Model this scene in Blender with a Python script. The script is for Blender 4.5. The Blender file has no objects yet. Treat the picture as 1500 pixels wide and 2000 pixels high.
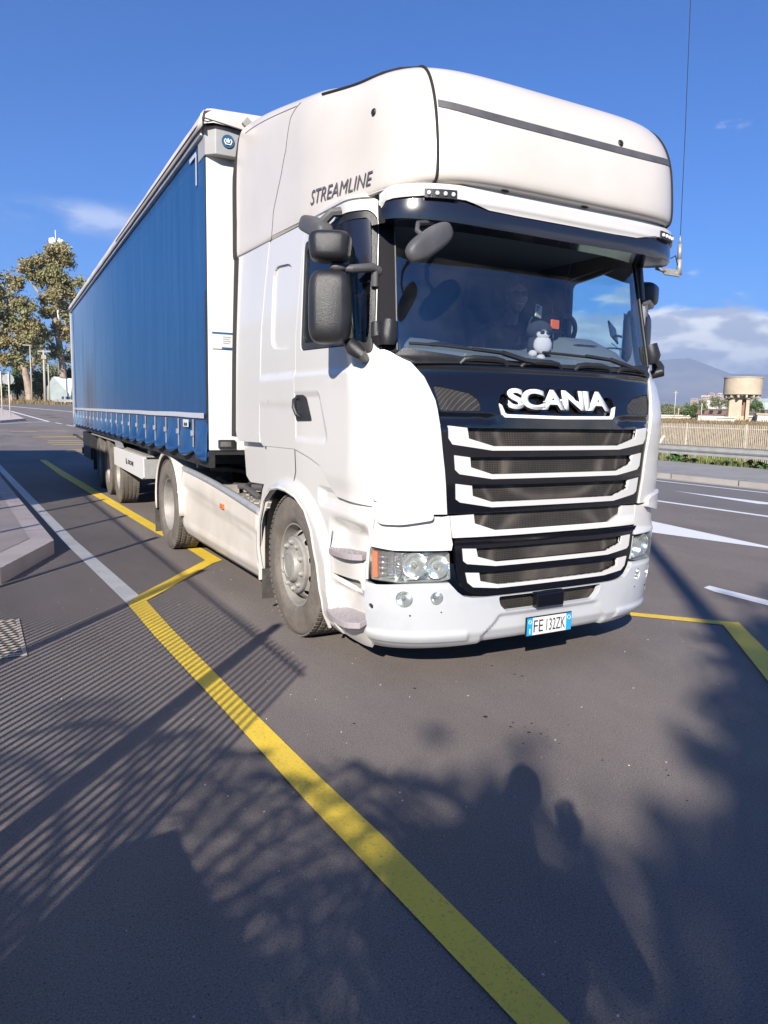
import bpy, bmesh, math, random
from mathutils import Vector, Matrix, noise
from mathutils.geometry import tessellate_polygon
R=math.radians
PI=math.pi
random.seed(7)
C=bpy.context.scene.collection
SC=bpy.context.scene
# ---------------------------------------------------------------- camera
cam=bpy.data.cameras.new('camera'); co=bpy.data.objects.new('camera',cam); C.objects.link(co)
YAW,PIT,ROL,FPX=.507,.134,.0204,1443.
f=Vector((math.sin(YAW)*math.cos(PIT),math.cos(YAW)*math.cos(PIT),-math.sin(PIT)))
r=Vector((math.cos(YAW),-math.sin(YAW),0)); u=r.cross(f)
r2=r*math.cos(ROL)+u*math.sin(ROL); u2=-r*math.sin(ROL)+u*math.cos(ROL)
M=Matrix(((r2.x,u2.x,-f.x),(r2.y,u2.y,-f.y),(r2.z,u2.z,-f.z))).to_4x4(); M.translation=Vector((-3.14,-3.45,1.60))
co.matrix_world=M
cam.sensor_fit='VERTICAL'; cam.sensor_height=36.; cam.lens=36.*FPX/2000.
cam.clip_start=.05; cam.clip_end=20000
SC.camera=co
# ---------------------------------------------------------------- light
AZ=R(41.); EL=R(27.)          # direction the light travels (from +y towards +x), sun elevation
SD=Vector((-math.sin(AZ)*math.cos(EL),-math.cos(AZ)*math.cos(EL),math.sin(EL)))   # towards the sun
sl=bpy.data.lights.new('sun','SUN'); sl.energy=5.0; sl.angle=R(.53); sl.color=(1,.93,.83)
so=bpy.data.objects.new('sun',sl); C.objects.link(so); so.rotation_euler=SD.to_track_quat('Z','Y').to_euler(); so.location=(0,0,60)
w=bpy.data.worlds.new('World'); SC.world=w; w.use_nodes=True
nt=w.node_tree; nt.nodes.clear()
def N(t,typ,**k):
    n=t.nodes.new(typ)
    for a,b in k.items():
        if a.startswith('_'): setattr(n,a[1:],b)
        else: n.inputs[a.replace('__',' ')].default_value=b
    return n
sky=N(nt,'ShaderNodeTexSky',_sky_type='NISHITA',_sun_disc=False,_sun_elevation=EL,_sun_rotation=math.atan2(SD.x,SD.y),_altitude=0.,_air_density=1.,_dust_density=.25,_ozone_density=3.2)
bg=N(nt,'ShaderNodeBackground',Strength=.051)
out=N(nt,'ShaderNodeOutputWorld')
tc=N(nt,'ShaderNodeTexCoord'); sep=N(nt,'ShaderNodeSeparateXYZ'); nt.links.new(tc.outputs['Generated'],sep.inputs[0])
mp=N(nt,'ShaderNodeMapping'); mp.inputs['Scale'].default_value=(3.2,3.2,9.); nt.links.new(tc.outputs['Generated'],mp.inputs[0])
cn=N(nt,'ShaderNodeTexNoise',Scale=2.6,Detail=7.,Roughness=.55); nt.links.new(mp.outputs[0],cn.inputs['Vector'])
# clouds: a bank low over the horizon on the +x side, a thin streak low over +y
def rng(src,a,b,c=0.,d=1.,smooth=True):
    m=N(nt,'ShaderNodeMapRange'); m.inputs[1].default_value=a; m.inputs[2].default_value=b; m.inputs[3].default_value=c; m.inputs[4].default_value=d
    if smooth: m.interpolation_type='SMOOTHSTEP'
    nt.links.new(src,m.inputs[0]); return m.outputs[0]
def mth(op,a,b=None):
    m=N(nt,'ShaderNodeMath',_operation=op)
    for i,x in enumerate((a,b)):
        if x is None: continue
        if isinstance(x,(int,float)): m.inputs[i].default_value=x
        else: nt.links.new(x,m.inputs[i])
    return m.outputs[0]
band=mth('MULTIPLY',rng(sep.outputs[2],-.05,.0),rng(sep.outputs[2],.172,.09))
east=rng(sep.outputs[0],.35,.7)
cov=mth('MULTIPLY',mth('MULTIPLY',band,east),1.)
thr=mth('ADD',cn.outputs[0],mth('MULTIPLY',cov,.44))
cm=mth('MULTIPLY',rng(thr,.66,.82),east)
st=mth('MULTIPLY',mth('MULTIPLY',rng(sep.outputs[2],.19,.215),rng(sep.outputs[2],.245,.222)),mth('MULTIPLY',rng(sep.outputs[0],-.02,.12),rng(sep.outputs[0],.32,.2)))
st=mth('MULTIPLY',st,rng(cn.outputs[0],.36,.6)); st=mth('MULTIPLY',st,.45)
cm=mth('MAXIMUM',cm,st)
cn2=N(nt,'ShaderNodeTexNoise',Scale=5.,Detail=6.); nt.links.new(mp.outputs[0],cn2.inputs['Vector'])
cr=N(nt,'ShaderNodeMix',_data_type='RGBA'); cr.inputs['A'].default_value=(7.,7.8,9.8,1); cr.inputs['B'].default_value=(14.,14.2,14.8,1)
nt.links.new(rng(cn2.outputs[0],.42,.62),cr.inputs['Factor'])
sg=N(nt,'ShaderNodeMix',_data_type='RGBA',_blend_type='MULTIPLY'); sg.inputs['Factor'].default_value=1.; sg.inputs['B'].default_value=(.42,.95,1.78,1)
nt.links.new(sky.outputs[0],sg.inputs['A'])
mx=N(nt,'ShaderNodeMix',_data_type='RGBA'); nt.links.new(cm,mx.inputs['Factor']); nt.links.new(sg.outputs['Result'],mx.inputs['A']); nt.links.new(cr.outputs['Result'],mx.inputs['B'])
nt.links.new(mx.outputs['Result'],bg.inputs[0]); nt.links.new(bg.outputs[0],out.inputs[0])
SC.view_settings.view_transform='Standard'; SC.view_settings.look='None'; SC.view_settings.exposure=0.71; SC.view_settings.gamma=1.
SC.render.engine='CYCLES'; SC.cycles.max_bounces=6; SC.cycles.transparent_max_bounces=12; SC.cycles.caustics_reflective=False; SC.cycles.caustics_refractive=False
# ---------------------------------------------------------------- materials
MATS={}
def mat(name,col,rough=.5,metal=0.,coat=0.,n1=None,n2=None,n3=None,bump=None,ior=None,spec=None,emit=None):
    """principled with optional colour variation n1=(scale,colour2,lo,hi[,detail]) n2 same, bump=(scale,strength[,detail])"""
    m=bpy.data.materials.new(name); m.use_nodes=True; t=m.node_tree; b=t.nodes['Principled BSDF']
    b.inputs['Base Color'].default_value=(*col,1); b.inputs['Roughness'].default_value=rough; b.inputs['Metallic'].default_value=metal
    b.inputs['Coat Weight'].default_value=coat; b.inputs['Coat Roughness'].default_value=.06
    if spec is not None: b.inputs['Specular IOR Level'].default_value=spec
    if emit: b.inputs['Emission Color'].default_value=(*emit[0],1); b.inputs['Emission Strength'].default_value=emit[1]
    tcn=N(t,'ShaderNodeTexCoord'); cur=None
    for q in (n1,n2,n3):
        if not q: continue
        nz=N(t,'ShaderNodeTexNoise',Scale=q[0],Detail=(q[4] if len(q)>4 else 5.),Roughness=.6)
        if len(q)>5:
            mpp=N(t,'ShaderNodeMapping'); mpp.inputs['Scale'].default_value=q[5]; t.links.new(tcn.outputs['Object'],mpp.inputs[0]); t.links.new(mpp.outputs[0],nz.inputs['Vector'])
        else: t.links.new(tcn.outputs['Object'],nz.inputs['Vector'])
        mr=N(t,'ShaderNodeMapRange'); mr.inputs[1].default_value=q[2]; mr.inputs[2].default_value=q[3]; t.links.new(nz.outputs[0],mr.inputs[0])
        mxx=N(t,'ShaderNodeMix',_data_type='RGBA'); t.links.new(mr.outputs[0],mxx.inputs['Factor'])
        if cur is None: mxx.inputs['A'].default_value=(*col,1)
        else: t.links.new(cur,mxx.inputs['A'])
        mxx.inputs['B'].default_value=(*q[1],1); cur=mxx.outputs['Result']
    if cur is not None: t.links.new(cur,b.inputs['Base Color'])
    if bump:
        nz=N(t,'ShaderNodeTexNoise',Scale=bump[0],Detail=(bump[2] if len(bump)>2 else 4.)); t.links.new(tcn.outputs['Object'],nz.inputs['Vector'])
        bp=N(t,'ShaderNodeBump',Strength=bump[1],Distance=.01); t.links.new(nz.outputs[0],bp.inputs['Height']); t.links.new(bp.outputs[0],b.inputs['Normal'])
    MATS[name]=m; return m
white=mat('white paint',(.63,.61,.58),.28,coat=.7,n1=(1.3,(.60,.575,.535),.45,.8),bump=(2.2,.03))
whiteroof=mat('dusty white paint',(.62,.57,.515),.36,coat=.35,n1=(2.,(.56,.51,.45),.4,.8),n2=(160.,(.55,.5,.45),.72,.8),bump=(1.6,.05))
skirtw=mat('road-dirty white paint',(.66,.61,.54),.42,coat=.15,n1=(2.5,(.56,.50,.42),.4,.75),n2=(60.,(.5,.44,.36),.66,.8),bump=(3.,.05))
bumpw=mat('scuffed white bumper',(.48,.49,.50),.4,coat=.2,n1=(2.4,(.38,.405,.45),.48,.78),n2=(45.,(.45,.42,.40),.7,.82),bump=(4.,.04))
black=mat('gloss black panel',(.006,.006,.008),.13,coat=.9,n1=(90.,(.06,.055,.05),.68,.8),bump=(5.,.02))
visorb=mat('black smoked plastic visor',(.012,.014,.024),.22,coat=.5,n1=(120.,(.08,.08,.08),.7,.8))
plast=mat('black textured plastic',(.018,.018,.020),.36,n1=(6.,(.034,.033,.032),.45,.75),bump=(260.,.25))
plast2=mat('grey sun-bleached plastic',(.075,.072,.076),.5,n1=(8.,(.11,.105,.105),.4,.75),bump=(220.,.2))
gap=mat('panel shadow gap',(.012,.012,.012),.8)
chrome=mat('chrome',(.85,.85,.86),.12,metal=1.,bump=(30.,.02))
satin=mat('brushed badge metal',(.36,.35,.36),.4,metal=.4,bump=(200.,.05))
rubber=mat('dusty tyre rubber',(.115,.098,.083),.85,n1=(5.,(.19,.165,.14),.35,.7),n2=(40.,(.07,.065,.06),.5,.8),bump=(120.,.3))
rubberd=mat('dark tyre rubber',(.05,.046,.042),.85,n1=(9.,(.10,.09,.08),.4,.75),bump=(60.,.4))
steel=mat('painted wheel steel',(.36,.345,.32),.55,metal=.25,n1=(9.,(.24,.215,.19),.4,.75),n2=(40.,(.16,.13,.10),.62,.8),bump=(60.,.12))
chass=mat('chassis black paint',(.018,.018,.019),.6,n1=(12.,(.06,.052,.045),.5,.8),bump=(60.,.2))
chassg=mat('grey galvanised steel',(.42,.42,.41),.5,metal=.35,n1=(12.,(.33,.32,.30),.4,.8),bump=(60.,.08))
greyst=mat('aged light grey metal',(.36,.34,.31),.6,metal=.1,n1=(7.,(.25,.23,.2),.4,.8),bump=(40.,.15))
amber=mat('amber lens',(.85,.16,.01),.15,coat=1.,bump=(220.,.1))
orange=mat('orange plastic card',(1.,.16,.03),.5)
red=mat('red',(.5,.02,.02),.4)
tread=mat('step tread plastic',(.36,.32,.33),.6,n1=(14.,(.29,.26,.26),.4,.8),bump=(80.,.15))
dash=mat('dashboard plastic',(.20,.21,.22),.6,bump=(200.,.15))
cabin=mat('cabin lining',(.24,.25,.27),.8,bump=(50.,.1))
seatf=mat('seat fabric',(.04,.04,.05),.9,bump=(120.,.2))
plateW=mat('number plate white',(.66,.66,.64),.35,n1=(30.,(.62,.6,.56),.6,.8))
plateB=mat('number plate blue',(.02,.33,.75),.35)
ink=mat('black ink',(.01,.01,.01),.4)
curtainW=mat('white coated panel',(.72,.70,.66),.4,n1=(3.,(.75,.72,.66),.5,.85),bump=(3.,.03))
tarpw=mat('greyish white roof tarp',(.62,.56,.52),.7,n1=(2.5,(.45,.41,.39),.4,.75),bump=(12.,.3))
railg=mat('light grey aluminium',(.46,.47,.49),.4,metal=.4,n1=(6.,(.36,.35,.34),.45,.8),bump=(20.,.05))
refl=mat('grey reflective tape',(.52,.54,.58),.35,n1=(30.,(.4,.42,.45),.4,.8))
bluedk=mat('dark blue badge',(.03,.10,.2),.4)
letg=mat('grey decal lettering',(.10,.095,.105),.5)
edgeb=mat('dark rubber edging',(.030,.026,.028),.75)
headg=mat('grey header sheet',(.34,.335,.33),.5,n1=(6.,(.28,.27,.26),.4,.8))
rpav=mat('grey pavement',(.30,.285,.27),.85,n1=(1.5,(.24,.225,.21),.4,.75),bump=(120.,.3))
rkerb=mat('grey kerb',(.38,.35,.32),.85,n1=(1.5,(.30,.27,.25),.4,.75),bump=(120.,.3))
pillarb=mat('matt black pillar trim',(.010,.009,.012),.7,spec=.15)
lampin=mat('silvered lamp interior',(.62,.66,.64),.35,metal=.35)
lampch=mat('lamp reflector',(.88,.90,.90),.22,metal=.85,bump=(25.,.15))
mirg=mat('mirror glass',(.7,.72,.75),.03,metal=1.)
skin=mat('skin',(.42,.22,.15),.55,bump=(60.,.05))
hairm=mat('dark hair',(.02,.015,.012),.7,bump=(120.,.4))
navy=mat('dark jacket cloth',(.02,.025,.04),.9,bump=(90.,.2))
denim=mat('denim',(.05,.07,.13),.9,bump=(150.,.2))
plushd=mat('dark plush',(.045,.045,.055),1.,bump=(150.,.9))
plushw=mat('cream plush',(.78,.66,.60),1.,bump=(150.,.6))
lcd=mat('tablet plastic',(.02,.02,.024),.3)
paleph=mat('pale phone back',(.62,.62,.42),.3)
# windscreen: tinted, partly see-through, reflecting glass
def glass(name,tint,refl_=.0,ior=1.5,dirt=0.):
    m=bpy.data.materials.new(name); m.use_nodes=True; t=m.node_tree; t.nodes.clear()
    o=N(t,'ShaderNodeOutputMaterial'); tr=N(t,'ShaderNodeBsdfTransparent'); tr.inputs[0].default_value=(*tint,1)
    gl=N(t,'ShaderNodeBsdfGlossy',Roughness=.015); gl.inputs[0].default_value=(1,1,1,1)
    fr=N(t,'ShaderNodeFresnel'); gm=N(t,'ShaderNodeNewGeometry'); im=N(t,'ShaderNodeMapRange'); im.inputs[3].default_value=ior; im.inputs[4].default_value=1/ior
    t.links.new(gm.outputs['Backfacing'],im.inputs[0]); t.links.new(im.outputs[0],fr.inputs['IOR']); mxs=N(t,'ShaderNodeMixShader')
    ad=N(t,'ShaderNodeMath',_operation='ADD'); ad.inputs[1].default_value=refl_; ad.use_clamp=True
    t.links.new(fr.outputs[0],ad.inputs[0]); t.links.new(ad.outputs[0],mxs.inputs[0]); t.links.new(tr.outputs[0],mxs.inputs[1]); t.links.new(gl.outputs[0],mxs.inputs[2])
    last=mxs
    if dirt:
        df=N(t,'ShaderNodeBsdfDiffuse'); df.inputs[0].default_value=(.55,.53,.5,1)
        tcn=N(t,'ShaderNodeTexCoord'); nz=N(t,'ShaderNodeTexNoise',Scale=3.5,Detail=7.,Roughness=.7); t.links.new(tcn.outputs['Object'],nz.inputs['Vector'])
        nz2=N(t,'ShaderNodeTexNoise',Scale=110.,Detail=2.); t.links.new(tcn.outputs['Object'],nz2.inputs['Vector'])
        m1=N(t,'ShaderNodeMapRange'); m1.inputs[1].default_value=.35; m1.inputs[2].default_value=.8; m1.inputs[4].default_value=dirt; t.links.new(nz.outputs[0],m1.inputs[0])
        m2=N(t,'ShaderNodeMapRange'); m2.inputs[1].default_value=.74; m2.inputs[2].default_value=.82; m2.inputs[4].default_value=.5; t.links.new(nz2.outputs[0],m2.inputs[0])
        a2=N(t,'ShaderNodeMath',_operation='MAXIMUM'); t.links.new(m1.outputs[0],a2.inputs[0]); t.links.new(m2.outputs[0],a2.inputs[1])
        mm=N(t,'ShaderNodeMixShader'); t.links.new(a2.outputs[0],mm.inputs[0]); t.links.new(mxs.outputs[0],mm.inputs[1]); t.links.new(df.outputs[0],mm.inputs[2]); last=mm
    t.links.new(last.outputs[0],o.inputs[0]); return m
wsg=glass('windscreen glass',(.74,.84,.92),.10,1.5,.03)
sideg=glass('side window glass',(.25,.42,.36),.02,1.5,.02)
winR=glass('clear tinted window glass',(.82,1.,.96),.0,1.45)
lensg=glass('clear lens',(.90,.94,.92),.03,1.5,.34)
# mesh grille with honeycomb openings
def meshmat(name,c1,c2,scale):
    m=bpy.data.materials.new(name); m.use_nodes=True; t=m.node_tree; b=t.nodes['Principled BSDF']; b.inputs['Roughness'].default_value=.6
    tcn=N(t,'ShaderNodeTexCoord'); v=N(t,'ShaderNodeTexVoronoi',_feature='DISTANCE_TO_EDGE',Scale=scale,Randomness=.0); t.links.new(tcn.outputs['Object'],v.inputs['Vector'])
    nz=N(t,'ShaderNodeTexNoise',Scale=7.,Detail=5.); t.links.new(tcn.outputs['Object'],nz.inputs['Vector'])
    mr=N(t,'ShaderNodeMapRange'); mr.inputs[1].default_value=.05; mr.inputs[2].default_value=.25; mr.inputs[3].default_value=1.; mr.inputs[4].default_value=0.; t.links.new(v.outputs['Distance'],mr.inputs[0])
    dm=N(t,'ShaderNodeMix',_data_type='RGBA'); dm.inputs['A'].default_value=(*c1,1); dm.inputs['B'].default_value=(*c2,1)
    m3=N(t,'ShaderNodeMapRange'); m3.inputs[1].default_value=.4; m3.inputs[2].default_value=.7; t.links.new(nz.outputs[0],m3.inputs[0]); t.links.new(m3.outputs[0],dm.inputs['Factor'])
    mk=N(t,'ShaderNodeMix',_data_type='RGBA'); mk.inputs['A'].default_value=(c1[0]*.35,c1[1]*.35,c1[2]*.35,1); t.links.new(mr.outputs[0],mk.inputs['Factor']); t.links.new(dm.outputs['Result'],mk.inputs['B']); t.links.new(mk.outputs['Result'],b.inputs['Base Color'])
    bp=N(t,'ShaderNodeBump',Strength=.8,Distance=.01); t.links.new(mr.outputs[0],bp.inputs['Height']); t.links.new(bp.outputs[0],b.inputs['Normal'])
    return m
meshm=meshmat('dirty honeycomb mesh',(.055,.048,.042),(.105,.088,.07),85.)
meshm2=meshmat('fine inlet mesh',(.065,.062,.06),(.10,.092,.085),130.)
# blue curtain tarp
def curtain_mat():
    m=bpy.data.materials.new('blue curtain tarp'); m.use_nodes=True; t=m.node_tree; b=t.nodes['Principled BSDF']; b.inputs['Roughness'].default_value=.36; b.inputs['Specular IOR Level'].default_value=.5
    tcn=N(t,'ShaderNodeTexCoord'); sp=N(t,'ShaderNodeSeparateXYZ'); t.links.new(tcn.outputs['Object'],sp.inputs[0])
    mpv=N(t,'ShaderNodeMapping'); mpv.inputs['Scale'].default_value=(1,3,.35); t.links.new(tcn.outputs['Object'],mpv.inputs[0])
    nz=N(t,'ShaderNodeTexNoise',Scale=1.6,Detail=6.); t.links.new(mpv.outputs[0],nz.inputs['Vector'])
    cr=N(t,'ShaderNodeMix',_data_type='RGBA'); cr.inputs['A'].default_value=(.010,.062,.185,1); cr.inputs['B'].default_value=(.018,.08,.21,1)
    mr=N(t,'ShaderNodeMapRange'); mr.inputs[1].default_value=.38; mr.inputs[2].default_value=.7; t.links.new(nz.outputs[0],mr.inputs[0]); t.links.new(mr.outputs[0],cr.inputs['Factor'])
    # streaked dirty patch, plus a paler grey-blue tone towards the rear
    def mp_(src,a,b_,c=0.,d=1.):
        q=N(t,'ShaderNodeMapRange',_interpolation_type='SMOOTHSTEP'); q.inputs[1].default_value=a; q.inputs[2].default_value=b_; q.inputs[3].default_value=c; q.inputs[4].default_value=d; t.links.new(src,q.inputs[0]); return q.outputs[0]
    def mul(a,b_):
        q=N(t,'ShaderNodeMath',_operation='MULTIPLY'); t.links.new(a,q.inputs[0]); t.links.new(b_,q.inputs[1]); return q.outputs[0]
    patch=mul(mul(mp_(sp.outputs[1],6.6,7.7),mp_(sp.outputs[1],9.8,8.5)),mp_(sp.outputs[2],2.9,1.9))
    mpw=N(t,'ShaderNodeMapping'); mpw.inputs['Scale'].default_value=(1,5.,.25); t.links.new(tcn.outputs['Object'],mpw.inputs[0])
    nz3=N(t,'ShaderNodeTexNoise',Scale=2.2,Detail=5.); t.links.new(mpw.outputs[0],nz3.inputs['Vector'])
    patch=mul(patch,mp_(nz3.outputs[0],.36,.6))
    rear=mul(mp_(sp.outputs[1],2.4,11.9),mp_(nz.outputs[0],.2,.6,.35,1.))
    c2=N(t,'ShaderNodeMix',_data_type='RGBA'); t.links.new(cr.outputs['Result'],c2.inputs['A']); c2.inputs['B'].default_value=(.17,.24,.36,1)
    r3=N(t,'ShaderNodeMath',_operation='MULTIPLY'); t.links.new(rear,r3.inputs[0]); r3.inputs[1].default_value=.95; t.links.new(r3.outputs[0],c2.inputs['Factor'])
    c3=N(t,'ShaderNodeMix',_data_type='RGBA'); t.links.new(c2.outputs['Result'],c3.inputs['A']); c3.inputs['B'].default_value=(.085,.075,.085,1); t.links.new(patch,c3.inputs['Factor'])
    t.links.new(c3.outputs['Result'],b.inputs['Base Color'])
    bp=N(t,'ShaderNodeBump',Strength=.16,Distance=.03); t.links.new(nz.outputs[0],bp.inputs['Height']); t.links.new(bp.outputs[0],b.inputs['Normal'])
    return m
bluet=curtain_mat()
# ground materials
asph=mat('asphalt',(.165,.138,.124),.82,n1=(.8,(.235,.20,.178),.36,.66,7.,(1.,.45,1.)),n2=(170.,(.34,.30,.27),.52,.74,2.),n3=(120.,(.045,.04,.042),.54,.74,3.),bump=(240.,.9,6.))
asph2=mat('smoother asphalt carriageway',(.16,.145,.138),.85,n1=(.3,(.20,.182,.172),.35,.7,6.),n2=(200.,(.24,.225,.21),.52,.76,2.),n3=(110.,(.06,.056,.056),.56,.76,3.),bump=(240.,.6,6.))
yel=mat('yellow road paint',(.90,.62,.05),.6,n1=(3.,(.76,.52,.06),.4,.8),n2=(90.,(.46,.33,.07),.56,.72,4.),bump=(300.,.5))
wht=mat('white road paint',(.66,.65,.62),.6,n1=(3.,(.52,.5,.47),.45,.8),n2=(80.,(.25,.23,.21),.58,.70,4.),bump=(300.,.5))
whtn=mat('bright white road paint',(.80,.80,.79),.55,bump=(300.,.3))
conc=mat('kerb concrete',(.60,.51,.47),.8,n1=(1.5,(.48,.41,.38),.4,.75),n2=(70.,(.25,.22,.2),.6,.8),bump=(120.,.3))
concp=mat('pavement paving',(.44,.37,.34),.8,n1=(2.,(.34,.29,.265),.4,.75),n2=(90.,(.18,.16,.15),.6,.8),bump=(150.,.3))
soil=mat('dry soil and grass ground',(.24,.18,.10),.95,n1=(.25,(.13,.13,.045),.45,.65,8.),n2=(6.,(.33,.25,.15),.5,.75),bump=(9.,.8))
grassm=mat('green grass blades',(.13,.17,.04),.8,n1=(3.,(.22,.21,.07),.4,.7))
drym=mat('dry grass blades',(.27,.185,.10),.9,n1=(.8,(.17,.12,.065),.35,.7),n2=(.15,(.17,.16,.07),.5,.7))
galv=mat('galvanised steel',(.55,.54,.50),.45,metal=.5,n1=(4.,(.42,.41,.37),.4,.8))
paleiron=mat('pale painted iron',(.60,.55,.45),.7,n1=(6.,(.36,.31,.24),.4,.8))
tower=mat('weathered tower concrete',(.52,.43,.31),.85,n1=(.9,(.40,.33,.24),.35,.75),n2=(5.,(.30,.25,.19),.6,.85),bump=(8.,.3))
plaster=mat('pale plaster',(.62,.56,.49),.85,n1=(1.,(.5,.45,.4),.4,.8))
pinkpl=mat('warm facade render',(.62,.44,.34),.85,n1=(.2,(.52,.4,.33),.4,.7))
roofm=mat('rusty red roofing',(.28,.15,.11),.85,n1=(2.,(.2,.12,.1),.4,.8))
bark=mat('pale eucalyptus bark',(.42,.33,.25),.85,n1=(1.5,(.24,.17,.12),.4,.7),bump=(10.,.5))
barkd=mat('dark bark',(.10,.075,.05),.9,bump=(12.,.5))
polem=mat('concrete pole',(.46,.40,.32),.8,n1=(3.,(.36,.31,.25),.4,.8))
hillm=mat('distant mountain slope',(.20,.22,.26),1.,n1=(.004,(.27,.27,.27),.4,.7))
hutm=mat('pale green-grey sheet wall',(.42,.48,.46),.7,n1=(.8,(.33,.38,.37),.4,.7))
def leafmat(name,a,b_,c,sc=.5):
    m=mat(name,a,.7,n1=(sc,b_,.38,.62),n2=(sc*4,c,.5,.75)); bs=m.node_tree.nodes['Principled BSDF']
    bs.inputs['Subsurface Weight'].default_value=0; return m
leaf1=leafmat('eucalyptus leaves',(.22,.24,.10),(.33,.25,.11),(.11,.13,.05),.22)
leaf2=leafmat('green leaves',(.08,.13,.035),(.14,.19,.05),(.05,.08,.025),.4)
leafg=leafmat('grey green leaves',(.17,.20,.11),(.24,.23,.12),(.09,.11,.06),.3)
leafc=leafmat('shiny green shrub leaves',(.045,.12,.025),(.09,.17,.04),(.03,.07,.02),3.)
palml=leafmat('palm leaf',(.05,.08,.02),(.09,.11,.03),(.03,.05,.02),3.)
# ---------------------------------------------------------------- mesh helpers
class MB:
    def __init__(s): s.v=[]; s.f=[]; s.sm=[]; s.mi=[]; s.cur=0
    def add(s,vs,fs,smooth=False):
        o=len(s.v); s.v+= [tuple(x) for x in vs]; s.f+=[tuple(i+o for i in q) for q in fs]; s.sm+=[smooth]*len(fs); s.mi+=[s.cur]*len(fs); return s
    def box(s,c,d,rot=None,bev=0.):
        hx,hy,hz=[q/2 for q in d]; vs=[Vector((x,y,z)) for x in(-hx,hx) for y in(-hy,hy) for z in(-hz,hz)]
        if rot: vs=[rot@v_ for v_ in vs]
        vs=[v_+Vector(c) for v_ in vs]
        return s.add(vs,[(0,1,3,2),(4,6,7,5),(0,4,5,1),(2,3,7,6),(0,2,6,4),(1,5,7,3)])
    def b2(s,a,b):  # corner to corner
        return s.box([(a[i]+b[i])/2 for i in range(3)],[abs(b[i]-a[i]) for i in range(3)])
    def tube(s,pts,rad,n=8,cap=True,closed=False):
        pts=[Vector(p) for p in pts]; k=len(pts)
        rs=rad if isinstance(rad,(list,tuple)) else [rad]*k
        up=None; rings=[]
        for i,p in enumerate(pts):
            if closed: t=(pts[(i+1)%k]-pts[i-1])
            else: t=(pts[min(i+1,k-1)]-pts[max(i-1,0)])
            t.normalize()
            if up is None:
                up=Vector((0,0,1)) if abs(t.z)<.9 else Vector((0,1,0))
            a=up-t*up.dot(t)
            if a.length<1e-4: a=t.orthogonal()
            a.normalize(); b=t.cross(a); up=a
            rings.append([p+(a*math.cos(2*PI*j/n)+b*math.sin(2*PI*j/n))*rs[i] for j in range(n)])
        vs=[q for g in rings for q in g]; fs=[]
        for i in range(k if closed else k-1):
            for j in range(n):
                a0=i*n+j; a1=i*n+(j+1)%n; i2=(i+1)%k; b0=i2*n+j; b1=i2*n+(j+1)%n; fs.append((a0,a1,b1,b0))
        s.add(vs,fs,True)
        if cap and not closed: s.add(rings[0],[tuple(range(n))[::-1]]); s.add(rings[-1],[tuple(range(n))])
        return s
    def lathe(s,prof,c,axis='x',n=40,a0=0.,a1=2*PI,sgn=1):
        """prof list of (axial, radius)"""
        full=abs(a1-a0-2*PI)<1e-6; k=n if full else n+1; vs=[]
        for (a,r_) in prof:
            for j in range(k):
                t=a0+(a1-a0)*j/n; cc,sn=math.cos(t)*r_,math.sin(t)*r_
                if axis=='x': vs.append((c[0]+sgn*a,c[1]+cc,c[2]+sn))
                elif axis=='y': vs.append((c[0]+cc,c[1]+sgn*a,c[2]+sn))
                else: vs.append((c[0]+cc,c[1]+sn,c[2]+sgn*a))
        fs=[]
        for i in range(len(prof)-1):
            for j in range(n):
                j2=(j+1)%k if full else j+1
                fs.append((i*k+j,i*k+j2,(i+1)*k+j2,(i+1)*k+j))
        return s.add(vs,fs,True)
    def sphere(s,c,rad,n=14,m=9,rot=None,fn=None):
        rad=rad if isinstance(rad,(tuple,list)) else (rad,)*3; vs=[];fs=[]
        for i in range(m+1):
            p=PI*i/m
            for j in range(n):
                t=2*PI*j/n; v_=Vector((math.sin(p)*math.cos(t)*rad[0],math.sin(p)*math.sin(t)*rad[1],math.cos(p)*rad[2]))
                if fn: v_=fn(v_)
                if rot: v_=rot@v_
                vs.append(v_+Vector(c))
        for i in range(m):
            for j in range(n): fs.append((i*n+j,(i+1)*n+j,(i+1)*n+(j+1)%n,i*n+(j+1)%n))
        return s.add(vs,fs,True)
    def prism(s,poly,mapf,depth,holes=()):
        """flat polygon (2D) -> solid; mapf(a,b,d) gives a point, d runs 0..depth"""
        loops=[poly]+list(holes); flat=[p for l in loops for p in l]
        tri=tessellate_polygon([[Vector((p[0],p[1],0)) for p in l] for l in loops])
        n=len(flat); vs=[mapf(p[0],p[1],0) for p in flat]+[mapf(p[0],p[1],depth) for p in flat]
        fs=[tuple(t) for t in tri]+[tuple(i+n for i in t)[::-1] for t in tri]; o=0
        s.add(vs,fs)
        vs2=list(vs); fs2=[]
        for l in loops:
            for i in range(len(l)):
                a=o+i; b=o+(i+1)%len(l); fs2.append((a,b,b+n,a+n))
            o+=len(l)
        s.add(vs2,fs2); return s
    def build(s,name,m,parent=None,bevel=0.,weld=True,auto=None):
        me=bpy.data.meshes.new(name); me.from_pydata(s.v,[],s.f)
        ms=m if isinstance(m,(list,tuple)) else [m]
        for q in ms: me.materials.append(q)
        me.polygons.foreach_set('use_smooth',s.sm); me.polygons.foreach_set('material_index',s.mi)
        bm=bmesh.new(); bm.from_mesh(me)
        if weld: bmesh.ops.remove_doubles(bm,verts=bm.verts,dist=1e-5)
        bmesh.ops.recalc_face_normals(bm,faces=bm.faces)
        if weld:
            for e in bm.edges:
                if len(e.link_faces)==2 and (e.calc_face_angle(0)>R(38)): e.smooth=False
        bm.to_mesh(me); bm.free()
        o=bpy.data.objects.new(name,me); C.objects.link(o)
        if parent: o.parent=parent
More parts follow.
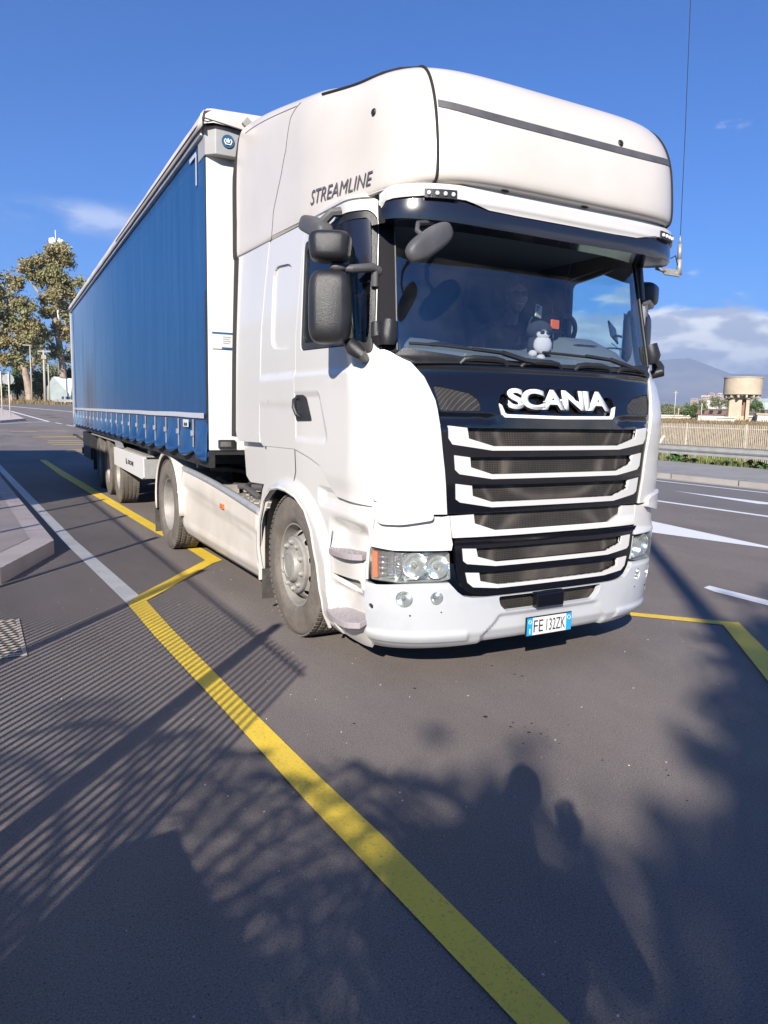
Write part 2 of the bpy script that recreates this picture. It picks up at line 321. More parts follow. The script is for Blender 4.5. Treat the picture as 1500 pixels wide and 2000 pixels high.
        if bevel:
            b=o.modifiers.new('b','BEVEL'); b.width=bevel; b.segments=2; b.limit_method='ANGLE'; b.angle_limit=R(40)
        return o
def tag(o,label=None,cat=None,group=None,kind=None):
    if label: o['label']=label
    if cat: o['category']=cat
    if group: o['group']=group
    if kind: o['kind']=kind
    return o
def empty(name,loc=(0,0,0),rz=0.,label=None,cat=None,group=None):
    o=bpy.data.objects.new(name,None); C.objects.link(o); o.location=loc; o.rotation_euler=(0,0,rz); o.empty_display_size=.3
    tag(o,label,cat,group)
    bpy.context.view_layer.update(); return o
def copy_tree(o,parent=None):
    c=o.copy(); C.objects.link(c); c.parent=parent
    for ch in list(o.children): copy_tree(ch,c)
    return c
def smooth01(t):
    t=max(0.,min(1.,t)); return t*t*(3-2*t)
def interp(x,xs,ys):
    if x<=xs[0]: return ys[0]
    for i in range(len(xs)-1):
        if x<=xs[i+1]:
            t=(x-xs[i])/(xs[i+1]-xs[i]); return ys[i]+t*(ys[i+1]-ys[i])
    return ys[-1]
def crm(t,v):
    n=len(v)-1; t=max(0.,min(n,t)); i=min(n-1,int(t)); f_=t-i
    p1,p2=v[i],v[i+1]; p0=v[i-1] if i>0 else 2*p1-p2; p3=v[i+2] if i+2<=n else 2*p2-p1
    return .5*(2*p1+(p2-p0)*f_+(2*p0-5*p1+4*p2-p3)*f_*f_+(3*p1-p0-3*p2+p3)*f_**3)
def rc(poly,rad,n=4):
    """round the corners of a polygon"""
    out=[]; k=len(poly)
    for i in range(k):
        p0,p1,p2=Vector(poly[i-1][:2]),Vector(poly[i][:2]),Vector(poly[(i+1)%k][:2])
        a=(p0-p1);b=(p2-p1); r_=min(rad,a.length*.45,b.length*.45)
        A=p1+a.normalized()*r_; B=p1+b.normalized()*r_
        for j in range(n+1):
            t=j/n; q=A*(1-t)**2+p1*2*t*(1-t)+B*t*t; out.append((q.x,q.y))
    return out
def inset(poly,d):
    k=len(poly); area=sum(poly[i-1][0]*poly[i][1]-poly[i][0]*poly[i-1][1] for i in range(k)); s=1 if area>0 else -1; out=[]
    for i in range(k):
        p0,p1,p2=Vector(poly[i-1]),Vector(poly[i]),Vector(poly[(i+1)%k])
        e1=(p1-p0);e2=(p2-p1)
        if e1.length<1e-6 or e2.length<1e-6: out.append(tuple(p1)); continue
        e1.normalize(); e2.normalize()
        n1=Vector((-e1.y,e1.x))*s; n2=Vector((-e2.y,e2.x))*s; m_=(n1+n2)
        if m_.length<.2: out.append(tuple(p1)); continue
        m_=m_/max(.5,(1+n1.dot(n2))); q=p1+m_*d; out.append((q.x,q.y))
    return out
def grid2d(poly,holes,su,sz):
    """triangulate polygon with holes and cut it along a grid -> bmesh in (x,y)"""
    loops=[poly]+list(holes); bm=bmesh.new()
    flat=[p for l in loops for p in l]; vs=[bm.verts.new((p[0],p[1],0)) for p in flat]
    for t in tessellate_polygon([[Vector((p[0],p[1],0)) for p in l] for l in loops]):
        try: bm.faces.new([vs[i] for i in t])
        except ValueError: pass
    for ax,st in ((0,su),(1,sz)):
        lo=min(p[ax] for p in flat); hi=max(p[ax] for p in flat); c=math.floor(lo/st)*st+st
        while c<hi-1e-4:
            no=(1,0,0) if ax==0 else (0,1,0); pc=(c,0,0) if ax==0 else (0,c,0)
            bmesh.ops.bisect_plane(bm,geom=bm.verts[:]+bm.edges[:]+bm.faces[:],plane_co=pc,plane_no=no,dist=1e-5)
            c+=st
    return bm
# ---------------------------------------------------------------- cab skin: developed section coordinate u (0 = centre of the nose), height z
D_,N_,W0=.55,3.,1.2
_xs=[W0*(1-(1-i/399)**2) for i in range(400)]
_ys=[D_*(1-max(0.,1-(x/W0)**N_)**(1/N_)) for x in _xs]
_s=[0.]
for i in range(1,400): _s.append(_s[-1]+math.hypot(_xs[i]-_xs[i-1],_ys[i]-_ys[i-1]))
L0=_s[-1]
import bisect as _b
def sec(a):
    if a>=L0: return W0,D_+a-L0
    i=max(1,_b.bisect_left(_s,a)); t=(a-_s[i-1])/(_s[i]-_s[i-1]); return _xs[i-1]+t*(_xs[i]-_xs[i-1]),_ys[i-1]+t*(_ys[i]-_ys[i-1])
ZW=[.12,.2,.3,.45,.7,1.3,2.0,2.7,3.0]; WW=[1.05,1.10,1.15,1.18,1.2,1.2,1.19,1.17,1.16]
ZY=[.12,.2,.3,.5,.8,1.03,1.2,1.35,1.5,1.6,1.7,1.8,1.87,1.9,2.7,2.9]; YY=[.12,.06,.01,.0,.0,.01,.0,-.0,-.005,.0,.02,.055,.095,.12,.30,.34]
def Sb(u,z):
    xr,yr=sec(abs(u)); W=interp(z,ZW,WW); y0=interp(z,ZY,YY); g=smooth01(1-yr/1.1)
    return Vector((math.copysign(1,u)*xr*W/W0,yr+y0*g,z))
def Snorm(F,u,z):
    e=4e-3; t=F(u+e,z)-F(u-e,z); t2=F(u,z+.012)-F(u,z-.012); n=t.cross(t2); n.normalize(); return n
def S(u,z,off=0.):
    p=Sb(u,z)
    return p+Snorm(Sb,u,z)*off if off else p
# fairing above
FL=[2.832,2.865,3.02,3.175,3.335,3.45,3.51,3.545]; FS=[2.83,2.87,3.05,3.225,3.355,3.455,3.52,3.565]; FY=[.03,-.035,-.03,.0,.055,.14,.26,.46]; FI=[.012,.0,0,0,.008,.028,.06,.13]
def Fb(u,l):
    a=abs(u); xr,yr=sec(a); yr=yr*(xr/W0)**2.2 if a<L0 else yr; y0=crm(l,FY); zc=crm(l,FL); zs=crm(l,FS); ins=crm(l,FI)
    Wf=1.07+.11*smooth01((yr-.25)/1.1)
    k=min(1.,yr/.125); k=1-(1-k)**1.5; z=zc+(zs-zc)*k
    fr=max(0,min(1,(z-2.95)/.5)); z+=fr*.33*smooth01((yr-.35)/2.5)
    g=smooth01(1-yr/1.3)
    w=max(0,Wf-ins)
    return Vector((math.copysign(1,u)*xr*w/W0,yr+y0*g,z))
def F(u,l,off=0.):
    if not off: return Fb(u,l)
    e=.01; t=Fb(u+e,l)-Fb(u-e,l); t2=Fb(u,min(7,l+.08))-Fb(u,max(0,l-.08)); n=t.cross(t2); n.normalize(); return Fb(u,l)+n*off
def V(u,z,off=0.):
    def b(u,z):
        a=abs(u); xr,yr=sec(a); yr=yr*(xr/W0)**2 if a<L0 else yr
        return Vector((math.copysign(1,u)*xr*1.175/W0,.03+yr,z))
    p=b(u,z)
    return p+Snorm(b,u,z)*off if off else p
def panel(name,poly,m,parent,holes=(),off=0.,th=.02,su=.06,sz=.12,mirror=False,gapw=.003,surf=S,offf=None,hgap=None,smooth_edge=.004):
    """a body panel: outline in (u,z) laid on the skin, with thickness and a rolled rim"""
    if mirror: poly=[(-p[0],p[1]) for p in poly]; holes=[[(-p[0],p[1]) for p in h] for h in holes]
    if gapw: poly=inset(poly,gapw)
    hg=[inset(h,-(hgap if hgap is not None else gapw)) for h in holes]
    bm=grid2d(poly,hg,su,sz)
    of=(lambda a,b: off+offf(a,b)) if offf else (lambda a,b: off)
    verts=list(bm.verts); idx={v_:i for i,v_ in enumerate(verts)}
    P=[(v_.co.x,v_.co.y) for v_ in verts]
    top=[surf(a,b,of(a,b)) for a,b in P]
    nor=[]
    for a,b in P:
        e=.004; t=surf(a+e,b,of(a+e,b))-surf(a-e,b,of(a-e,b)); t2=surf(a,b+e*2,of(a,b+e*2))-surf(a,b-e*2,of(a,b-e*2)); n_=t.cross(t2); n_.normalize(); nor.append(n_)
    V=list(top); Fc=[]; fn=[]
    for fc in bm.faces:
        ids=[idx[v_] for v_ in fc.verts]
        a,b,c=[top[i] for i in ids[:3]]
        if (b-a).cross(c-a).dot(nor[ids[0]])<0: ids=ids[::-1]
        Fc.append(tuple(ids)); fn.append([nor[i] for i in ids])
    # rim: rolled edge then wall
    bed=[e for e in bm.edges if len(e.link_faces)==1]
    n0=len(V); rim={}
    for e in bed:
        for v_ in e.verts:
            i=idx[v_]
            if i not in rim:
                rim[i]=len(V); V.append(top[i]-nor[i]*smooth_edge); V.append(top[i]-nor[i]*th)
    for e in bed:
        fc=e.link_faces[0]; i,j=idx[e.verts[0]],idx[e.verts[1]]
        ctr=sum((top[idx[v_]] for v_ in fc.verts),Vector())/len(fc.verts)
        q=[(i,j,rim[j],rim[i]),(rim[i],rim[j],rim[j]+1,rim[i]+1)]
        nn=(V[j]-V[i]).cross(V[rim[j]+1]-V[i]); outw=((top[i]+top[j])/2-ctr)
        flip=nn.dot(outw)<0; nn=nn.normalized()*(-1 if flip else 1)
        for k,z_ in enumerate(q):
            if flip: z_=z_[::-1]
            Fc.append(z_)
            if k==0:
                ln=[]
                for w_ in z_: ln.append((nor[w_]+nn*.35).normalized() if w_<n0 else (nn+nor[i]*.5).normalized())
                fn.append(ln)
            else: fn.append([nn]*4)
    bm.free()
    me=bpy.data.meshes.new(name); me.from_pydata(V,[],Fc); me.materials.append(m)
    me.polygons.foreach_set('use_smooth',[True]*len(Fc))
    me.normals_split_custom_set([tuple(x) for l in fn for x in l])
    o=bpy.data.objects.new(name,me); C.objects.link(o); o.parent=parent
    return o
def surftube(mb,pts,rad,off=0.,surf=S,step=.04,n=6,closed=False):
    P=[]; q=list(pts)+([pts[0]] if closed else [])
    for i in range(len(q)-1):
        a,b=Vector(q[i]),Vector(q[i+1]); k=max(1,int((b-a).length/step))
        for j in range(k): P.append(a+(b-a)*j/k)
    if not closed: P.append(Vector(q[-1]))
    mb.tube([surf(p.x,p.y,off) for p in P],rad,n=n,closed=closed)
def text_to(name,txt,m,parent,fn,height=1.,width=None,embolden=0.,shear=0.,th=.01,space=1.,flipback=True,curve=3):
    """letters as real raised geometry; fn(a,b,d): a,b in 0..1 across the word / up the word, d outward"""
    cu=bpy.data.curves.new('t','FONT'); cu.body=txt; cu.size=1.; cu.offset=embolden; cu.shear=shear; cu.space_character=space; cu.resolution_u=curve; cu.fill_mode='FRONT'
    to=bpy.data.objects.new('t',cu); C.objects.link(to); bpy.context.view_layer.update()
    me=bpy.data.meshes.new_from_object(to.evaluated_get(bpy.context.evaluated_depsgraph_get())); bpy.data.objects.remove(to)
    bm=bmesh.new(); bm.from_mesh(me); bpy.data.meshes.remove(me)
    bmesh.ops.remove_doubles(bm,verts=bm.verts,dist=1e-4)
    xs=[v_.co.x for v_ in bm.verts]; ys=[v_.co.y for v_ in bm.verts]; x0,x1,y0,y1=min(xs),max(xs),min(ys),max(ys)
    if th:
        r_=bmesh.ops.extrude_face_region(bm,geom=bm.faces[:])
        for e in r_['geom']:
            if isinstance(e,bmesh.types.BMVert): e.co.z=1.
    for v_ in bm.verts:
        v_.co=fn((v_.co.x-x0)/(x1-x0),(v_.co.y-y0)/(y1-y0),v_.co.z*th)
    bmesh.ops.recalc_face_normals(bm,faces=bm.faces)
    m2=bpy.data.meshes.new(name); bm.to_mesh(m2); bm.free(); m2.materials.append(m)
    o=bpy.data.objects.new(name,m2); C.objects.link(o); o.parent=parent; return o
# ================================================================ TRUCK
T=empty('truck_tractor',(0,0,0),0,'white long-haul lorry cab with black slatted grille, parked nearest the camera','truck')
sides=(False,True)
sx=lambda mir:1 if mir else -1
# ---- inner shell (dark, seen in the shut lines and as the cab lining)
WIN=[(-2.225,2.00),(-2.215,2.69),(-1.52,2.755),(-1.16,2.755),(-1.105,2.71),(-1.115,2.60),(-1.165,2.08),(-1.195,1.925),(-1.36,1.985)]
WIN=rc(WIN,.05)
for mi in sides:
    shell=[(-1.02,1.85),(-1.14,1.96),(-1.22,1.12),(-1.6,1.09),(-1.85,1.27),(-2.26,1.345),(-3.58,1.345),(-3.58,2.83),(-1.02,2.83)]
    panel('cab_shell',shell,gap,T,holes=[WIN],off=-.026,th=.02,mirror=mi,gapw=0,hgap=0,su=.12,sz=.3)
    DOOR=[(-1.10,2.822),(-1.105,2.60),(-1.155,2.06),(-1.143,1.956),(-1.19,1.89),(-1.235,1.737),(-1.248,1.484),(-1.225,1.113),(-1.20,1.055),(-1.594,1.078),(-1.68,1.12),(-1.77,1.205),(-1.85,1.255),(-2.01,1.293),(-2.265,1.335),(-2.305,1.908),(-2.311,2.135),(-2.235,2.691),(-2.19,2.824)]
    def doff(a,b):
        a=abs(a); k=0.
        k+=.012*smooth01((1.86-b)/.03)*smooth01((a-1.2)/.25)       # shoulder step
        k-=.010*smooth01((1.22-b)/.12)                               # sill roll
        # recess behind the handle
        w_=smooth01((a-1.74-.5*max(0,b-1.45))/.03)*smooth01((b-1.395)/.03)*smooth01((1.725-b)/.03)
        k-=.012*w_
        return k
    d=panel('door',DOOR,white,T,holes=[WIN],off=0,th=.03,mirror=mi,offf=doff,su=.02,sz=.02)
    # window surround, glass and wind deflector
    ring_o=WIN; ring_i=rc([(-2.19,2.045),(-2.18,2.65),(-1.52,2.71),(-1.18,2.715),(-1.15,2.68),(-1.16,2.55),(-1.205,2.08),(-1.225,1.985),(-1.36,2.03)],.05)
    panel('window_frame',ring_o,plast,d,holes=[ring_i],off=-.004,th=.03,mirror=mi,gapw=.004,hgap=0,su=.08,sz=.15)
    panel('window_glass',inset(ring_i,-.01),winR if mi else sideg,d,off=-.016,th=.004,mirror=mi,gapw=0,su=.1,sz=.2)
    if not mi:
        dfl=rc([(-1.155,2.70),(-1.62,2.70),(-1.62,2.60),(-1.36,2.575),(-1.29,2.55),(-1.262,2.42),(-1.262,2.335),(-1.175,2.335),(-1.16,2.5)],.03)
        panel('wind_deflector',dfl,visorb,d,off=.012,th=.004,mirror=mi,gapw=0)
    # handle
    hb=rc([(-2.285,1.715),(-2.17,1.712),(-2.095,1.685),(-2.0,1.535),(-2.26,1.528),(-2.30,1.60)],.02)
    panel('door_handle',hb,plast,d,off=.004,th=.02,mirror=mi,gapw=0)
    hm=MB(); hm.tube([S(sx(mi)*a,z,o_) for a,z,o_ in((2.255,1.69,.0),(2.245,1.67,.03),(2.22,1.62,.042),(2.20,1.575,.03),(2.195,1.555,.0))],.014); hm.build('door_handle',plast,d)
    # sleeper wall and its blind window
    SL=[(-2.265,1.335),(-2.305,1.908),(-2.311,2.135),(-2.235,2.691),(-2.19,2.824),(-2.86,2.832),(-2.94,2.5),(-3.0,2.2),(-3.01,1.43),(-2.97,1.345),(-2.92,1.325)]
    BW=rc([(-2.39,2.02),(-2.40,2.60),(-2.78,2.63),(-2.80,2.05)],.11)
    slp=panel('sleeper_side',SL,white,T,holes=[BW],off=0,th=.03,mirror=mi,offf=lambda a,b:.012*smooth01((1.86-b)/.03)*(1-smooth01((1.66-b)/.02)*.6),sz=.04)
    panel('blind_window',inset(BW,-.002),white,slp,off=-.016,th=.01,mirror=mi,gapw=0)
    # side deflector behind the cab
    DL=[(-3.0,1.345),(-3.015,1.43),(-3.005,2.2),(-2.945,2.5),(-2.87,2.832),(-3.59,2.875),(-3.61,2.2),(-3.60,1.42),(-3.57,1.36),(-3.5,1.335)]
    s_r=sx(mi); dl=panel('side_deflector',DL,white,T,off=.004,th=.03,mirror=mi,gapw=.004)
    for part in (0,1):
        st=MB(); k=14; vs=[]; fs=[]
        for i in range(k+1):
            if part==0: p=S(s_r*3.60,1.37+(2.855-1.37)*i/k,.003)
            else: p=F(s_r*3.60,.12+5.7*i/k)
            bk=.135*(1-.5*smooth01((p.z-3.5)/.2)); p=p+Vector((0,.004,0))
            vs+=[p,p+Vector((-s_r*.006,bk,0)),p+Vector((-s_r*.09,bk,0)),p+Vector((-s_r*.09,.0,0))]
        for i in range(k):
            for j in range(4): fs.append((i*4+j,i*4+(j+1)%4,i*4+4+(j+1)%4,i*4+4+j))
        st.add(vs,fs,False); st.add(vs[:4],[(0,1,2,3)]); st.add(vs[-4:],[(3,2,1,0)])
        st.build('deflector_rubber_edge',edgeb,T)
    # lower body side with wheel arch
    ARCH=[(-2.985,.24),(-2.99,.537),(-2.935,.754),(-2.84,.92),(-2.69,1.02),(-2.53,1.045),(-2.37,1.04),(-2.196,1.012),(-2.03,.94),(-1.92,.82),(-1.84,.62),(-1.81,.389),(-1.845,.19)]
    FEN=[(-1.845,.19),(-1.80,.165),(-1.60,.155),(-1.40,.160),(-1.293,.168),(-1.292,.34),(-1.284,.534),(-1.272,.615),(-1.245,.75),(-1.195,1.043),(-1.205,1.075),(-1.5,1.095),(-1.6,1.085),(-1.68,1.13),(-1.77,1.215),(-1.85,1.265),(-2.01,1.303),(-2.265,1.345),(-2.86,1.345),(-2.86,1.10),(-2.95,.99),(-3.02,.80),(-3.06,.54),(-3.055,.24)]
    GAP1=rc([(-1.69,.585),(-1.42,.60),(-1.31,.607),(-1.31,.525),(-1.42,.515),(-1.62,.555)],.03)
    def foff(a,b):
        a=abs(a)
        k=-.028*smooth01((b-.98)/.08)*smooth01((1.9-a)/.1)*smooth01((1.12-b)/.02)
        # flare around the arch
        r_=math.hypot((a-2.36)*.92,b-.42)
        k+=.035*smooth01((.72-r_)/.10)*smooth01((b-.1)/.2)*(1 if a>1.7 else 0)
        # scooped shoulder above the upper step
        k-=.075*smooth01((.965-b)/.10)*smooth01((b-.735)/.02)*smooth01((1.72-a)/.15)*smooth01((a-1.24)/.06)
        k-=.065*smooth01((.56-b)/.08)*smooth01((b-.335)/.02)*smooth01((1.70-a)/.08)*smooth01((a-1.27)/.03)
        return k
    fn_=panel('wheel_arch_panel',FEN+ARCH[:-1][::1],white,T,holes=[GAP1],off=0,th=.03,mirror=mi,offf=foff,su=.02,sz=.02)
    panel('recess_panel',inset(GAP1,-.02),greyst,fn_,off=-.055,th=.01,mirror=mi,gapw=0)
    lip=MB(); surftube(lip,[((sx(mi))*-p[0]*-1 if False else sx(mi)*abs(p[0]),p[1]) for p in ARCH],.012,off=.03,step=.05); 
    lip.build('arch_lip',white,fn_)
    for q in ([(-2.28,1.335),(-2.262,1.18),(-2.30,1.10),(-2.38,1.05)],[(-1.66,.86),(-1.70,.70),(-1.70,.2)]):
        sm_=MB(); surftube(sm_,[(sx(mi)*abs(a),b) for a,b in q],.0026,off=.004 if q[0][0]<-2 else .0); sm_.build('shut_line',gap,fn_)
    # inner wheel housing
    wh=MB(); prof=[(0,.62),(-.30,.66),(-.62,.66)]
    wh.lathe([(a,b) for a,b in prof],(sx(mi)*1.17,1.40,.50),'x',30,R(-20),R(200),sgn=-sx(mi)*-1)
    wh.box((sx(mi)*.55,1.42,.85),(.02,1.3,.9)); wh.build('wheel_housing',chass,T)
    # steps
    for (zt,ua,ub,o0,o1,nr,nc) in((.748,1.705,1.262,-.075,.06,4,8),(.345,1.80,1.285,-.07,.095,5,8)):
        smb=MB(); k=16; ring=[]
        for i in range(k+1):
            t=i/k; a=ua+(ub-ua)*t; bulge=o1*(math.sin(min(1,t*1.25)*PI*.5)**.6) if t<.85 else o1*(1-.35*(t-.85)/.15)
            zz=zt-.0+(.03*t if zt>.5 else .03*t)
            ring.append((S(sx(mi)*a,zz,bulge),S(sx(mi)*a,zz,o0)))
        vs=[];fs=[]
        for i,(a,b) in enumerate(ring):
            vs+= [a,b,a-Vector((0,0,.036)),b-Vector((0,0,.036))]
        for i in range(k):
            o=4*i; fs+=[(o,o+4,o+5,o+1),(o+2,o+3,o+7,o+6),(o,o+2,o+6,o+4)]
        fs+=[(0,1,3,2),(4*k,4*k+2,4*k+3,4*k+1)]
        smb.add(vs,fs)
        for i in range(1,nc*2):
            t=i/(nc*2); a=ua+(ub-ua)*t
            for j in range(nr):
                if (i+j)%2: continue
                bulge=o1*(math.sin(min(1,t*1.25)*PI*.5)**.6)
                off=bulge-.012-(bulge-.012+ .015)*(j/(nr-.5)); p=S(sx(mi)*a,zt+.03*t,off)
                smb.add([p+Vector((.008,0,0)),p+Vector((-.005,.008,0)),p+Vector((-.005,-.008,0)),p+Vector((0,0,.013))],[(0,1,3),(1,2,3),(2,0,3)])
        smb.build('step_tread',tread,fn_,bevel=.004)
    # corner wing beside the grille
    WG=[(-1.143,1.956),(-1.11,1.955),(-1.074,1.941),(-.97,1.882),(-.915,1.80),(-.868,1.673),(-.838,1.494),(-.805,1.29),(-.775,1.022),(-.862,1.022),(-1.204,1.095),(-1.225,1.113),(-1.248,1.484),(-1.235,1.737),(-1.19,1.89)]
    wg=panel('corner_wing',WG,white,T,off=.012,th=.04,mirror=mi,gapw=.004,sz=.06,offf=lambda a,b:.006*smooth01((b-1.3)/.4)*smooth01((1.9-b)/.3))
    AD=rc([(-1.205,1.098),(-.905,1.068),(-.868,1.048),(-.864,.995),(-1.042,.966),(-1.165,.966),(-1.2,1.02)],.03)
    panel('wind_flap',AD,white,wg,off=.034,th=.05,mirror=mi,gapw=0)
    # panel over the headlamp
    HP=[(-1.195,1.043),(-1.17,1.03),(-.80,1.012),(-.757,1.018),(-.742,.884),(-.735,.85),(-.748,.812),(-1.091,.812),(-1.223,.826),(-1.238,.80),(-1.245,.75)]
    panel('headlamp_top_panel',HP,white,T,off=-.004,th=.04,mirror=mi,gapw=.003,offf=lambda a,b:.012*smooth01((.86-b)/.04))
    sp_=MB(); surftube(sp_,[(sx(mi)*abs(a),b) for a,b in[(1.262,.63),(1.245,.80)]],.012,off=-.004); sp_.build('headlamp_side_trim',white,T)
    # headlamp
    HL=rc([(-1.232,.815),(-1.091,.804),(-.757,.800),(-.748,.642),(-.80,.630),(-1.055,.622),(-1.232,.632)],.012)
    hl=panel('headlight',HL,lampin,T,off=-.085,th=.01,mirror=mi,gapw=0,su=.04,sz=.04)
    hw=MB()
    k=len(HL)
    for i in range(k):
        a,b=HL[i],HL[(i+1)%k]
        if mi: a=(-a[0],a[1]); b=(-b[0],b[1])
        hw.add([S(a[0],a[1],-.012),S(b[0],b[1],-.012),S(b[0],b[1],-.105),S(a[0],a[1],-.105)],[(0,1,2,3)])
    hw.build('lamp_housing',lampin,hl)
    def bowl(u_,z_,rr,off,dep,parent,name,bulb=True):
        p=S(u_,z_,off); n=Snorm(Sb,u_,z_); n=Vector((n.x*.6,n.y,n.z*.6)).normalized(); q=n.to_track_quat('Z','Y')
        m_=MB(); prof=[(rr*math.sqrt(t),-dep*(1-t)) for t in(0.,.02,.08,.18,.32,.5,.7,.88,1.)]+[(rr*1.05,.004),(rr*1.09,-.004),(rr*1.09,-dep*.6)]
        tmp=MB(); tmp.lathe([(b_,a_) for a_,b_ in prof],(0,0,0),'z',28)
        m_.add([q@Vector(v_)+p for v_ in tmp.v],tmp.f,True); m_.build(name,lampch,parent)
        if bulb:
            m2=MB(); m2.sphere(p-n*dep*.45,rr*.22,10,6); m2.build('bulb',steel,parent)
    s_=sx(mi)
    bowl(s_*.820,.712,.066,-.03,.06,hl,'reflector'); bowl(s_*.958,.722,.072,-.03,.06,hl,'reflector')
    pm=MB()  # chrome frame pieces and fluted reflector
    for i in range(9):
        z_=.655+.0165*i; pm.tube([S(s_*(1.075+.012*math.sin(i*.4)),z_,-.04),S(s_*(1.03),z_,-.065)],.0075,5)
    for i in range(10):
        z_=.65+.0165*i; pm.tube([S(s_*1.128,z_,-.03),S(s_*1.095,z_,-.05)],.007,5)
    pm.tube([S(s_*(1.055-.02*math.sin(t_*PI)),.64+.155*t_,-.022) for t_ in[i/10 for i in range(11)]],.008)
    pm.tube([S(s_*.885,.65,-.03),S(s_*.93,.662,-.03),S(s_*.95,.645,-.03),S(s_*1.02,.643,-.03)],.008)
    pm.build('reflector',chrome,hl)
    bk=panel('lamp_bezel',[(-1.19,.79),(-1.125,.785),(-1.125,.645),(-1.19,.65)],gap,hl,off=-.055,th=.01,mirror=mi,gapw=0)
    lm=MB()
    for i in range(4):
        z_=.668+.033*i; lm.tube([S(s_*1.183,z_,-.02),S(s_*1.135,z_,-.035)],.008,6)
    lm.build('led_bar',chrome,hl)
    panel('turn_signal',[(-1.224,.80),(-1.192,.796),(-1.192,.645),(-1.224,.643)],amber,hl,off=-.012,th=.03,mirror=mi,gapw=0)
    panel('headlight_glass',inset(HL,.002),lensg,hl,off=.002,th=.003,mirror=mi,gapw=0,su=.04,sz=.05)
# ---- black nose panel with slatted grille
half=[(.775,1.022),(.805,1.29),(.838,1.494),(.868,1.673),(.915,1.80),(.955,1.862)]
BP=[(-a,b) for a,b in half]+[(-.6,1.872),(0,1.878),(.6,1.872)]+[(a,b) for a,b in half[::-1]]
def sym(h): return [(-a,b) for a,b in h]+[(a,b) for a,b in h[::-1]]
O1=sym([(.682,1.522),(.668,1.462),(.50,1.418)]); O2=sym([(.653,1.354),(.645,1.297),(.503,1.255)]); O3=sym([(.634,1.190),(.624,1.131),(.49,1.091)])
W1=[(.797,1.533),(.792,1.462),(.767,1.428),(.508,1.393)]; W2=[(.752,1.366),(.742,1.282),(.715,1.258),(.503,1.227)]; W3=[(.737,1.202),(.729,1.112),(.703,1.094),(.492,1.060)]
INL=rc([(-.872,1.757),(-.82,1.752),(-.65,1.72),(-.595,1.678),(-.588,1.62),(-.842,1.617)],.02); INR=[(-a,b) for a,b in INL[::-1]]
BAD=rc([(-.468,1.66),(-.445,1.722),(.445,1.722),(.468,1.66),(.452,1.583),(-.452,1.583)],.02)
def boff(a,b):
    k=-.014*smooth01((1.61-b)/.03)*smooth01((b-1.545)/.02)*smooth01((abs(a)-.47)/.05)
    k+=.02*smooth01((b-1.84)/.03)
    return k
grp=panel('grille_panel',BP,black,T,holes=[O1,O2,O3,INL,INR,BAD],off=0,th=.03,gapw=.004,hgap=0,su=.06,sz=.05,offf=boff)
for o_ in(O1,O2,O3): panel('grille_mesh',inset(o_,-.015),meshm,grp,off=-.035,th=.01,gapw=0,su=.1,sz=.1)
for o_ in(INL,INR): panel('air_inlet_mesh',inset(o_,-.01),meshm2,grp,off=-.008,th=.01,gapw=0)
panel('badge_recess',inset(BAD,-.01),black,grp,off=-.03,th=.01,gapw=0)
def ustrip(wo,oi,nm,par,offz=.008):
    # outer outline below, inner outline (the opening) above
    L=[(-a,b) for a,b in wo]; Rr=[(a,b) for a,b in wo[::-1]]
    ih=oi[:len(oi)//2]; inner=[(-a,b) for a,b in ih[::-1]]   # right side from bottom to top mirrored below
    rightup=[(p[0],p[1]) for p in oi[len(oi)//2:]][::-1]
    right=oi[len(oi)//2:][::-1]        # top..bottom on the right
    left=oi[:len(oi)//2][::-1]
    poly=L+Rr+[(-p[0],p[1]) for p in oi[:len(oi)//2]]+[p for p in oi[:len(oi)//2][::-1]]
    out=[]; 
    for p in poly:
        if not out or (Vector(p)-Vector(out[-1])).length>1e-4: out.append(p)
    panel(nm,out,white,par,off=offz,th=.022,gapw=0,su=.06,sz=.06)
for wo,oi in((W1,O1),(W2,O2),(W3,O3)): ustrip(wo,oi,'grille_slat',grp)
# badge: chrome-white bowl line and the letters
bs=[(-.466,1.664),(-.447,1.60),(-.43,1.585),(0,1.580),(.43,1.585),(.447,1.60),(.466,1.664)]
bi=[(.448,1.655),(.43,1.612),(.415,1.603),(0,1.598),(-.415,1.603),(-.43,1.612),(-.448,1.655)]
panel('badge_trim',bs+bi,whtn,grp,off=.006,th=.02,gapw=0)
def onS(u0,u1,z0,z1,off,skew=0.):
    return lambda a,b,d: S(u0+(u1-u0)*a+skew*b,z0+(z1-z0)*b,off+d)
text_to('badge_lettering','SCANIA',whtn,grp,onS(-.408,.408,1.632,1.752,.004),embolden=.04,th=.009,space=.86,curve=5)
text_to('badge_lettering_edge','SCANIA',black,grp,onS(-.420,.414,1.624,1.760,.000),embolden=.075,th=.012,space=.86,curve=4)
# ---- cowl under the windscreen
CO=[(-.95,1.868),(-1.05,1.93),(-1.0,1.965),(-.6,1.925),(0,1.915),(.6,1.925),(1.0,1.965),(1.05,1.93),(.95,1.868),(.6,1.878),(0,1.884),(-.6,1.878)]
cw=panel('wiper_cowl',CO,plast,T,off=.006,th=.05,gapw=0,sz=.03,offf=lambda a,b:.018*smooth01((1.93-b)/.05))
for u_ in(-.52,-.1,.33,.72):
    m_=MB(); k=7
    m_.tube([S(u_-.16,1.878,.012),S(u_-.13,1.895,.03),S(u_-.07,1.903,.038),S(u_+.07,1.903,.038),S(u_+.13,1.895,.03),S(u_+.16,1.878,.012)],[.012,.018,.02,.02,.018,.012]); m_.build('cowl_vent',plast,cw)
